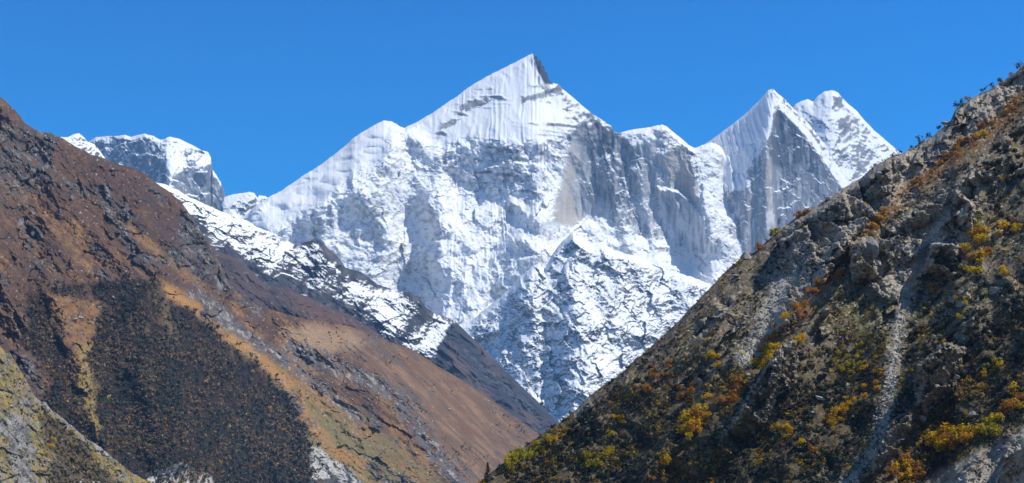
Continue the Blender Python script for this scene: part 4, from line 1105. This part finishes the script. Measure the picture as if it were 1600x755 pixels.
# ---- dark junipers and leafless shrubs of the near hillside --------------
ROCKY = CLIFFS + [SLAB]
def zone_pick(polys, n, minr, avoid=()):
    out = []
    tries = 0
    while len(out) < n and tries < n * 60:
        tries += 1
        pl = polys[RNG.randrange(len(polys))]
        x = RNG.uniform(min(p[0] for p in pl), max(p[0] for p in pl)); y = RNG.uniform(min(p[1] for p in pl), max(p[1] for p in pl))
        a = (np.array([x]), np.array([y]))
        if not inside(*a, pl)[0] or any(inside(*a, q)[0] for q in avoid): continue
        if seg_dist(*a, GULLY)[0][0] < 14 or seg_dist(*a, CHUTE)[0][0] < 20: continue
        if any((x - u) ** 2 + (y - v) ** 2 < minr ** 2 for u, v in out): continue
        out.append((x, y))
    return out
JUN_Z = {
 'dark grey green juniper in the shaded hollow right of the middle rib': [(1250,560),(1370,640),(1350,720),(1290,770),(1120,770),(1150,700),(1200,640)],
 'dark juniper on the slope between the long gully and the right edge': [(1420,450),(1480,400),(1600,430),(1600,640),(1520,600),(1430,560),(1410,500)],
 'dark juniper on the upper right slope below the orange ledge': [(1530,250),(1600,190),(1600,340),(1570,350),(1540,310)],
 'dark juniper on the lower left of the near hillside': [(800,740),(900,660),(1000,590),(1080,620),(1060,700),(1000,770),(820,770)],
}
SHR_Z = {
 'leafless brown shrub on the skyline slope left of the pale chute': [(880,662),(945,606),(1020,545),(1100,464),(1160,420),(1180,440),(1150,520),(1100,580),(1000,640),(900,690)],
 'leafless brown shrub in the wood above the bottom right slab': [(1420,720),(1480,680),(1600,600),(1600,650),(1520,700),(1450,740)],
 'leafless grey shrub around the big yellow clump': [(1480,400),(1530,340),(1600,330),(1600,420),(1520,450)],
 'leafless brown shrub beside the orange ledge strip': [(1290,430),(1380,345),(1480,255),(1600,160),(1600,200),(1490,275),(1390,370),(1310,450)],
}
if R_:
    for (lb, pl), n in zip(JUN_Z.items(), (110, 75, 35, 70)):
        for x, y in zone_pick([pl], n, 7, ROCKY):
            plant('juniper', R_, x, y, RNG.uniform(5.5, 11), M_JUN, lb, 'juniper', 'junipers on the near hillside', 'low')
    for (lb, pl), n in zip(SHR_Z.items(), (130, 45, 30, 40)):
        for x, y in zone_pick([pl], n, 6):
            plant('bare_shrub', R_, x, y, RNG.uniform(4.5, 8), M_TWG, lb, 'shrub', 'leafless shrubs on the near hillside', 'bare')

# ---- trees and shrubs along the skyline ----------------------------------
TRUNKS = [stick_mesh('trunk', 190 + k, 1, .25, 1.15, .05, 2) for k in range(3)]
def skyline_tree(px, h_px, mat, label, leafy=110, seed=0, name='skyline_tree'):
    p, n = on(R_, px, top_of(R_, px) + 2)
    h = .72 * h_px * p[1] / FPX
    p = p - np.array([0, 0, .09 * h])
    o = bpy.data.objects.new(name, None); COL.objects.link(o)
    o.location = (p[0], p[1], p[2] - h * .05); o.scale = (h * .62, h * .62, h * .62); o.rotation_euler = (0, 0, RNG.uniform(0, 6))
    rs = np.random.RandomState(700 + seed)
    link('trunk', with_mat(TRUNKS[seed % 3], M_BRK), None, o)
    c = rs.normal(size=(7, 3)) * np.array([.30, .30, .22]); c[:, 2] += 1.0
    V, F, T = leaves(rs, c, rs.uniform(.2, .36, 7), leafy, .10)
    link('crown', mesh_np('crown', V, F, T, smooth=False), mat, o)
    return tag(o, label, 'tree', 'little trees on the skyline')
if R_:
    for k, (px, h, mat, lb) in enumerate([
        (1438, 24, M_JUN, 'small round dark tree standing on the skyline beside the domed snow peak'),
        (1424, 14, M_JUN, 'low dark bushy tree just left of the round skyline tree'),
        (1452, 22, M_JUN, 'dark two stemmed tree just right of the round skyline tree'),
        (1468, 20, M_JUN, 'thin dark sapling on the skyline halfway between the round tree and the square crag'),
        (1494, 30, M_JUN, 'tall dark scrubby tree on top of the square skyline crag'),
        (1504, 22, M_JUN, 'second dark tree on the square skyline crag, close behind the tall one'),
        (1513, 22, M_ORA, 'orange tinted little tree on the square skyline crag'),
        (1538, 20, M_JUN, 'dark small tree on the skyline right of the square crag, lowest of that row'),
        (1550, 20, M_JUN, 'dark small tree in the middle of the skyline row near the top right'),
        (1562, 22, M_TWG, 'brownish thin tree in the skyline row near the top right'),
        (1578, 20, M_ORA, 'rusty little tree on the skyline, second from the top right corner'),
        (1592, 26, M_TWG, 'bushy brown tree on the skyline at the top right corner'),
        (1393, 14, M_JUN, 'tiny dark tree on the skyline right of the first dark cliff'),
        (1380, 12, M_JUN, 'tiny dark shrub like tree on the rim of the first dark cliff'),
        (1368, 11, M_JUN, 'lowest tiny dark tree before the domed snow peak'),
        (1405, 17, M_JUN, 'small conical dark tree on the skyline at the foot of the domed peak')]):
        skyline_tree(px, h, mat, lb, 150, k)
    for k, (px, r, mat, lb) in enumerate([
        (1247, 13, M_ORA, 'big russet bush on the skyline in front of the granite pyramid wall'),
        (1258, 10, M_ORA, 'smaller russet bush touching the big one on the skyline'),
        (1213, 12, M_OLI, 'brownish round bush on the skyline below the granite pyramid'),
        (1199, 10, M_TWG, 'twiggy brown bush on the skyline next to the round one'),
        (1186, 11, M_ORA, 'brown bush on the skyline just right of the skyline boulder'),
        (1138, 11, M_TWG, 'twiggy bush on the skyline just left of the skyline boulder')]):
        plant('skyline_bush', R_, px, top_of(R_, px) + 3, r, mat, lb, 'bush', 'bushes on the skyline', 'bare' if mat is M_TWG else 'crown')
    for x in range(895, 1135, 9):
        xx = x + RNG.uniform(-3, 3)
        plant('bare_shrub', R_, xx, top_of(R_, xx) + 2, RNG.uniform(5, 8.5), M_TWG, 'leafless shrub bristling along the lower skyline of the near hillside', 'shrub', 'leafless shrubs on the near hillside', 'bare')

# ---- two firs ----------------------------------------------------------
def fir(f, px, py, h_px, label, seed):
    p, n = on(f, px, py)
    h = h_px * p[1] / FPX
    rs = np.random.RandomState(seed)
    o = bpy.data.objects.new('fir_tree', None); COL.objects.link(o); o.location = (p[0], p[1], p[2] - .04 * h); o.scale = (h, h, h)
    z = rs.uniform(.06, 1, 420) ** 1.15; a = rs.uniform(0, 6.28, 420); rr = (1.02 - z) * .27 * rs.uniform(.3, 1.1, 420)
    c = np.stack([np.cos(a) * rr, np.sin(a) * rr, z - rr * .35], 1)
    t = np.stack([np.cos(a), np.sin(a), np.full(420, -.35)], 1); b = np.stack([-np.sin(a), np.cos(a), rs.normal(0, .3, 420)], 1)
    s_ = .045 * rs.uniform(.6, 1.3, 420)[:, None]
    V = np.stack([c - t * s_ * 1.5, c - b * s_ * .6, c + t * s_ * 1.5, c + b * s_ * .6], 1).reshape(-1, 3)
    link('crown', mesh_np('crown', V, np.arange(1680).reshape(-1, 4), np.repeat(np.clip(rs.normal(1, .3, (420, 1)), .4, 1.8), 4, 0).repeat(3, 1), smooth=False), M_FIR, o)
    V = np.array([(r * math.cos(k * 1.047), r * math.sin(k * 1.047), zz) for zz, r in ((0, .02), (.95, .004)) for k in range(6)])
    link('trunk', mesh_np('trunk', V, [[k, (k + 1) % 6, 6 + (k + 1) % 6, 6 + k] for k in range(6)], np.ones((12, 3))), M_BRK, o)
    return tag(o, label, 'tree', 'dark firs')
if R_:
    fir(R_, 1119, 700, 38, 'dark green fir standing in the shaded trough below the middle rib', 41)
    fir(R_, 1093, 722, 30, 'dark green fir at the bottom beside the bright golden clump', 42)
    fir(R_, 762, 752, 30, 'dark fir at the very bottom where the two slopes meet', 43)

# ---- boulders -----------------------------------------------------------
import bmesh
def rock_mesh(name, seed, pts=15, flat_=1.0):
    rs = np.random.RandomState(seed)
    P = rs.normal(size=(pts, 3)); P /= np.linalg.norm(P, axis=1, keepdims=True); P *= rs.uniform(.75, 1.1, (pts, 1)); P[:, 2] *= flat_
    bm = bmesh.new()
    for p in P: bm.verts.new(p)
    r = bmesh.ops.convex_hull(bm, input=bm.verts)
    bmesh.ops.delete(bm, geom=list({g for g in r['geom_unused'] + r['geom_interior'] if isinstance(g, bmesh.types.BMVert)}), context='VERTS')
    bmesh.ops.bevel(bm, geom=list(bm.edges), offset=.05, segments=1, affect='EDGES', profile=.6)
    bmesh.ops.triangulate(bm, faces=bm.faces)
    me = bpy.data.meshes.new(name); bm.to_mesh(me); bm.free()
    at = me.color_attributes.new('tint', 'FLOAT_COLOR', 'POINT')
    at.data.foreach_set('color', np.ones(len(me.vertices) * 4, np.float32))
    return me
def rock_mat(name, c1, c2, sc):
    m = bpy.data.materials.new(name); m.use_nodes = True
    nt = m.node_tree; N = nt.nodes; L = nt.links; p = N['Principled BSDF']
    geo = N.new('ShaderNodeNewGeometry'); oi = N.new('ShaderNodeObjectInfo')
    n1 = N.new('ShaderNodeTexNoise'); n1.inputs['Scale'].default_value = sc; n1.inputs['Detail'].default_value = 6; n1.inputs['Roughness'].default_value = .7
    L.new(geo.outputs['Position'], n1.inputs['Vector'])
    cr = N.new('ShaderNodeValToRGB'); cr.color_ramp.elements[0].position = .35; cr.color_ramp.elements[1].position = .65
    cr.color_ramp.elements[0].color = (*c1, 1); cr.color_ramp.elements[1].color = (*c2, 1)
    L.new(n1.outputs[0], cr.inputs[0])
    mr = N.new('ShaderNodeMapRange'); mr.inputs['To Min'].default_value = .75; mr.inputs['To Max'].default_value = 1.2
    L.new(oi.outputs['Random'], mr.inputs['Value'])
    mu = N.new('ShaderNodeVectorMath'); mu.operation = 'MULTIPLY'
    L.new(cr.outputs[0], mu.inputs[0]); L.new(mr.outputs[0], mu.inputs[1]); L.new(mu.outputs[0], p.inputs['Base Color'])
    p.inputs['Roughness'].default_value = .95; p.inputs['Specular IOR Level'].default_value = .15
    bp = N.new('ShaderNodeBump'); bp.inputs['Strength'].default_value = .8; bp.inputs['Distance'].default_value = .4 / sc
    L.new(n1.outputs[0], bp.inputs['Height']); L.new(bp.outputs[0], p.inputs['Normal'])
    return m
M_ROCK = rock_mat('grey_boulder', (.25, .23, .20), (.44, .41, .37), .9)
M_ROCKL = rock_mat('pale_boulder', (.30, .29, .27), (.52, .50, .46), .3)
M_STONE = rock_mat('scree_stone', (.30, .28, .245), (.54, .505, .45), 1.2)
ROCKS = [rock_mesh('boulder', 300 + k, 11 + k % 5, (1, .8, .7, 1.1, .9, .75)[k]) for k in range(6)]

def boulder(f, px, py, w_px, h_px, label, group, mat=M_ROCK, k=None, lift=.25, tilt=.4, name='boulder'):
    p, n = on(f, px, py)
    m = p[1] / FPX
    me = with_mat(ROCKS[k % 6] if k is not None else RNG.choice(ROCKS), mat)
    o = link(name, me)
    o.location = (p[0], p[1] - .1 * w_px * m, p[2] + lift * h_px * m * .3); o.scale = (w_px * m * .5, w_px * m * .5, h_px * m * .5)
    o.rotation_euler = (RNG.uniform(-tilt, tilt), RNG.uniform(-tilt, tilt), RNG.uniform(0, 6.28))
    return tag(o, label, 'boulder', group)
BIG = [(1166,402,22,20,'pale topped boulder perched on the skyline below the white lower snowfields'), (1356,398,40,60,'tall dark split boulder with a pale right side under the yellow ledge bushes'),
 (1370,412,20,24,'pointed boulder leaning against the right side of the tall split one'), (1408,436,22,22,'dark round boulder beside the top of the long scree gully'),
 (1430,380,20,16,'grey boulder among the pale rubble above the long gully'), (1312,372,26,22,'brownish boulder on the crag left of the tall split one'),
 (1552,456,30,20,'leaning grey boulder with a white edge in the middle of the right slope'), (1282,624,26,10,'flat white slab of rock on the grassy bank'),
 (966,574,9,8,'lone grey boulder among scrub on the lower left of the hillside'), (1206,630,16,14,'pale crested boulder on the middle rib'),
 (1198,642,10,9,'smaller pale boulder right under the crested one'), (1520,650,22,18,'brown block below the dark cliff'), (1494,590,14,12,'pale ledge block on the dark cliff'),
 (1508,582,12,9,'white topped block at the right end of the dark cliff'), (1514,725,12,14,'pale pointed stone at the edge of the bottom right slab'),
 (1440,655,16,12,'dark block at the foot of the dark cliff'), (1296,312,20,16,'blocky crag boulder on the skyline above the pyramid wall end'),
 (1478,182,18,16,'block under the trees of the square skyline crag'), (1588,312,24,18,'pale boulder at the right frame edge above the big yellow clump'),
 (1330,300,16,14,'grey block under the skyline left of the first dark cliff'), (1150,432,12,10,'grey block in scrub below the skyline boulder'),
 (1075,520,10,8,'small grey boulder among leafless shrubs near the lower skyline'), (1345,560,10,7,'pale stone on the grassy bank above the olive bushes'),
 (1545,275,14,12,'grey boulder on the rib below the orange ledge'), (1470,300,16,13,'grey boulder on the crest of the middle rib')]
if R_:
    for k, (x, y, a, b, lb) in enumerate(BIG):
        boulder(R_, x, y, a, b, lb, 'boulders on the near hillside', k=k)
    BZ = {'grey boulder in the rubble field between tall split boulder and long gully': [(1380,350),(1470,340),(1490,380),(1430,430),(1400,460),(1370,440)],
          'grey block among the skyline crags above the orange ledge': [(1230,360),(1345,285),(1440,235),(1500,180),(1600,110),(1590,140),(1500,225),(1400,290),(1300,390),(1240,430)],
          'loose boulder on the rubble slope left of the middle rib': [(1180,440),(1260,380),(1270,430),(1210,520),(1160,560),(1140,520)],
          'boulder in the bed of the long scree gully': [(1400,460),(1418,460),(1400,600),(1380,690),(1360,700),(1385,600)],
          'boulder half buried on the slope right of the long gully': [(1450,470),(1590,460),(1590,600),(1520,560),(1440,540)],
          'boulder on the stony bottom right slab': [(1450,750),(1540,705),(1600,675),(1600,700),(1540,755)]}
    for (lb, pl), n in zip(BZ.items(), (26, 44, 22, 10, 26, 16)):
        c = 0
        while c < n:
            x = RNG.uniform(min(p[0] for p in pl), max(p[0] for p in pl)); y = RNG.uniform(min(p[1] for p in pl), max(p[1] for p in pl))
            if not inside(np.array([x]), np.array([y]), pl)[0] or y < top_of(R_, x) + 5: continue
            w0 = RNG.uniform(5, 11)
            boulder(R_, x, y, w0, w0 * RNG.uniform(.6, .95), lb, 'boulders on the near hillside'); c += 1

# ---- loose stones, low scrub and the far forest: too many to count ---------
def scatter(name, f, items, meshes, mat, label, cat, sink=.1, tints=None, tilt=.6):
    """many small bodies on hillside f in one mesh; items = (px, py, r_px[, tint])"""
    src = []
    for me in meshes:
        v = np.empty(len(me.vertices) * 3, np.float32); me.vertices.foreach_get('co', v)
        k = len(me.polygons[0].vertices)
        l = np.empty(len(me.loops), np.int32); me.loops.foreach_get('vertex_index', l)
        t = np.empty(len(me.vertices) * 4, np.float32); me.color_attributes['tint'].data.foreach_get('color', t)
        src.append((v.reshape(-1, 3), l.reshape(-1, k), t.reshape(-1, 4)[:, :3]))
    VS = []; FS = []; TS = []; base = 0
    for it in items:
        p, n = on(f, it[0], it[1]); r = it[2] * p[1] / FPX
        v, fc, t = src[NP.randint(len(src))]
        a = NP.uniform(0, 6.28); c_, s_ = math.cos(a), math.sin(a)
        q = v * NP.uniform(.75, 1.25, 3)
        q = np.stack([q[:, 0] * c_ - q[:, 1] * s_, q[:, 0] * s_ + q[:, 1] * c_, q[:, 2]], 1) * r + p - np.array([0, 0, sink * r])
        VS.append(q); FS.append(fc + base); base += len(v)
        TS.append(t * (np.array(it[3]) if len(it) > 3 else 1.0) * NP.uniform(.75, 1.25))
    me = mesh_np(name, np.concatenate(VS), np.concatenate(FS), np.concatenate(TS), smooth=False)
    return tag(link(name, me, mat), label, cat, None, 'stuff')

def picks(f, n, weight, rmin, rmax, tint=None):
    """random places on the photographed part of f, thinned by a weight field"""
    out = []
    H, W = f.px.shape
    wv = np.clip(weight, 0, 1) * (f.yb - f.yt)[None, :]
    wv = wv / wv.sum()
    idx = NP.choice(H * W, n, p=wv.ravel())
    X = f.px.ravel()[idx] + NP.uniform(-.5, .5, n); Y = f.py.ravel()[idx]
    rr = rmin + (rmax - rmin) * NP.rand(n) ** 2
    return [(X[k], max(Y[k], top_of(f, X[k]) + 1), rr[k]) + ((tint(X[k], Y[k]),) if tint else ()) for k in range(n)]
def frame(f): return ((f.px > -30) & (f.px < 1640) & (f.py < 790)).astype(np.float32)
PEB = [rock_mesh('stone', 400 + k, 8, .8) for k in range(5)]
TUFT = []
for k in range(5):
    rs = np.random.RandomState(500 + k); c, r = lobes(rs, 4, .8)
    V, F, T = leaves(rs, c, r, 34, .26); TUFT.append(mesh_np('tuft', V, F, T, smooth=False))
M_WHITE = leaf_mat('scrub_leaves', (1, 1, 1), (1, 1, 1), .15)
if R_:
    n3 = fbm(R_.u, R_.v, 24, 4, .6, 190)
    sc = np.maximum(R_.line(GULLY, 12, 6), R_.line(CHUTE, 18, 10)) * 2.2 + R_.rock * .5 + R_.poly(SLAB, 8) * .5 + .12 * sstep(0, .4, n3)
    scatter('loose_stones', R_, picks(R_, 6200, sc * frame(R_) * .45, .9, 4.4), PEB, M_STONE, 'loose grey stones and rubble strewn over the near hillside', 'stones', -.1)
    # scrub: dark juniper, brown twigs, dull olive and some gold
    cols = [(.040, .046, .030), (.060, .064, .042), (.085, .058, .040), (.065, .045, .035), (.16, .125, .025), (.24, .12, .025), (.46, .30, .02)]
    pr = [.19, .17, .16, .11, .15, .11, .11]
    def scrub_tint(x, y):
        q = float(pn(np.array([(x * .7 - y * .7) / 90]), np.array([(x * .7 + y * .7) / 30]), 198)[0]) + NP.normal(0, .12)
        if q > .17: return cols[NP.choice([4, 5, 6], p=[.4, .25, .35])]
        if q > .05: return cols[NP.choice([2, 3, 4, 5])]
        return cols[NP.choice([0, 1, 2, 3], p=[.38, .32, .18, .12])]
    dens = (1 - .85 * np.clip(R_.rock, 0, 1)) * (1 - sc.clip(0, 1) * .6) * sstep(-.35, .15, fbm(R_.u, R_.v, 45, 4, .6, 191)) * (1 - R_.poly(SLAB, 6)) * (1 - R_.line(GULLY, 10, 4)) * (1 - R_.line(CHUTE, 16, 6))
    scatter('low_scrub', R_, picks(R_, 12500, dens * (.35 + R_.low) * frame(R_), 2.0, 6.5, scrub_tint), TUFT, M_WHITE, 'low dark scrub and heath covering the near hillside', 'scrub')
if W_:
    # far forest in the gullies of the brown mountain
    fc = [(.19, .125, .085), (.24, .155, .095), (.12, .12, .085), (.18, .165, .10), (.29, .17, .08), (.38, .23, .06), (.52, .32, .05)]
    fp = [.24, .24, .2, .14, .1, .055, .025]
    strip = fbm(W_.u + .25 * W_.v, W_.v / 5, 26, 4, .6, 195)
    fo = W_.forest * sstep(-.30, .12, strip + .22 * sstep(470, 640, W_.py) + .10) * sstep(-.5, .0, fbm(W_.u, W_.v, 50, 4, .6, 194) + .12)
    def forest_tint(x, y):
        q = float(pn(np.array([x / 34]), np.array([y / 60]), 199)[0]) + NP.normal(0, .25)
        if NP.rand() < .018: return fc[6]
        if q < -.05: return (.085, .088, .072)
        if q < .12: return (.20, .13, .085)
        if q < .38: return fc[NP.choice([0, 1, 3])]
        return fc[NP.choice([1, 0, 0, 3])]
    edge = np.maximum(W_.poly(FOREST, 26, 12), W_.poly(FOREST2, 24, 12)) * .10
    scatter('forest', W_, picks(W_, 11000, (fo * lerp(.45, 1, sstep(450, 600, W_.py)) + edge * 1.8) * frame(W_), 2.2, 8.0, forest_tint), TUFT, M_WHITE,
            'dark bare and evergreen forest filling the gullies of the brown mountain', 'forest')
    scatter('hill_scrub', W_, picks(W_, 900, (.4 * sstep(.1, .4, fbm(W_.u, W_.v, 60, 4, .6, 196)) * sstep(420, 560, W_.py) * (1 - W_.forest)) * frame(W_), 1.2, 3.2, lambda x, y: fc[NP.choice(7, p=fp)]), TUFT, M_WHITE,
            'scattered low bushes on the grassy side of the brown mountain', 'scrub')
    scatter('mountain_stones', W_, picks(W_, 1500, (.15 + W_.outcrop + W_.scar) * (1 - W_.forest) * frame(W_), .7, 2.2), PEB, M_ROCKL, 'pale stones strewn over the brown mountain', 'stones', -.2)
    GOLD = {'golden tree on the grassy gully between the two dark woods of the brown mountain': ([(128,560),(150,600),(165,660),(170,700)], 12, 16),
            'rusty gold tree in the lower middle of the dark forest': ([(250,640),(300,660),(340,690),(380,720)], 22, 26),
            'yellow tree along the ragged lower edge of the dark forest': ([(170,690),(230,700),(300,700)], 12, 14),
            'ochre tree high in the left wood beside the pale crags': ([(60,540),(75,560),(85,600)], 8, 12),
            'golden tree near the right rim of the dark forest': ([(420,640),(440,680),(450,720)], 14, 12)}
    for lb, (sp, wd, n) in GOLD.items():
        for _ in range(n):
            x, y = along(sp, RNG.random()); x += RNG.gauss(0, wd * .6); y += RNG.gauss(0, wd * .6)
            plant('autumn_tree', W_, x, y, RNG.uniform(2.8, 4.6), RNG.choice([M_YEL, M_OLI, M_OLI, M_ORA]), lb, 'tree', 'autumn trees in the far forest', 'crown', False)
    for lb, (x, y, w0, h0) in {'big dark boulder with a pale top in the orange gully above the woods': (118,500,12,7), 'pale boulder right beside the dark one in the orange gully': (127,497,9,6),
            'dark boulder at the upper edge of the forest': (177,466,8,9), 'pale boulder on the russet slope beyond the scar': (703,640,7,5),
            'pale flat boulder low on the olive grass': (668,714,10,6), 'small pale boulder near the lower end of the olive grass': (640,731,8,5),
            'pale boulder high on the dark upper slope': (243,334,5,4), 'pale boulder on the brown slope under the dark crags': (262,345,6,5)}.items():
        boulder(W_, x, y, w0, h0, lb, 'boulders on the brown mountain', M_ROCKL)
if G_:
    scatter('spur_scrub', G_, picks(G_, 1300, (.12 + .35 * sstep(.0, .3, fbm(G_.u, G_.v, 40, 4, .6, 197)) + G_.poly([(60,650),(90,655),(130,690),(150,725),(190,760),(60,790),(85,720),(70,690)], 8)) * frame(G_), 1.6, 5,
            lambda x, y: [(.10, .075, .05), (.16, .13, .05), (.30, .21, .03), (.07, .075, .04)][NP.choice(4, p=[.25, .35, .2, .2])]), TUFT, M_WHITE, 'brown and olive scrub on the pale rocky spur', 'scrub')
    scatter('spur_stones', G_, picks(G_, 700, (.4 + G_.poly([(0,600),(60,660),(80,760),(0,760)], 10)) * frame(G_), .8, 3), PEB, M_ROCKL, 'pale broken stones on the rocky spur', 'stones', -.2)
    for (x, y, r) in ((78,700,8),(84,690,6),(72,712,6),(66,676,5)):
        plant('autumn_tree', G_, x, y, r, M_YEL, 'golden tree growing on the pale rocky spur at the lower left', 'tree', 'golden trees on the rocky spur')

# ---- the air between here and the peaks --------------------------------
def haze(density, x=11000, y0=-300, y1=17500, z0=-76, z1=4200):
    me = mesh_np('haze', [(a, b, c) for c in (z0, z1) for b in (y0, y1) for a in (-x, x)],
                 [[0, 2, 3, 1], [4, 5, 7, 6], [0, 1, 5, 4], [2, 6, 7, 3], [0, 4, 6, 2], [1, 3, 7, 5]], smooth=False)
    m = bpy.data.materials.new('haze_air'); m.use_nodes = True
    nt = m.node_tree; nt.nodes.remove(nt.nodes['Principled BSDF'])
    v = nt.nodes.new('ShaderNodeVolumePrincipled')
    v.inputs['Density'].default_value = density
    v.inputs['Color'].default_value = (.26, .56, 1.0, 1)
    v.inputs['Anisotropy'].default_value = 0.0
    nt.links.new(v.outputs[0], nt.nodes['Material Output'].inputs['Volume'])
    return tag(link('haze', me, m), 'thin blue mountain air in front of the far peaks', 'haze', None, 'stuff')
haze(2.8e-5)
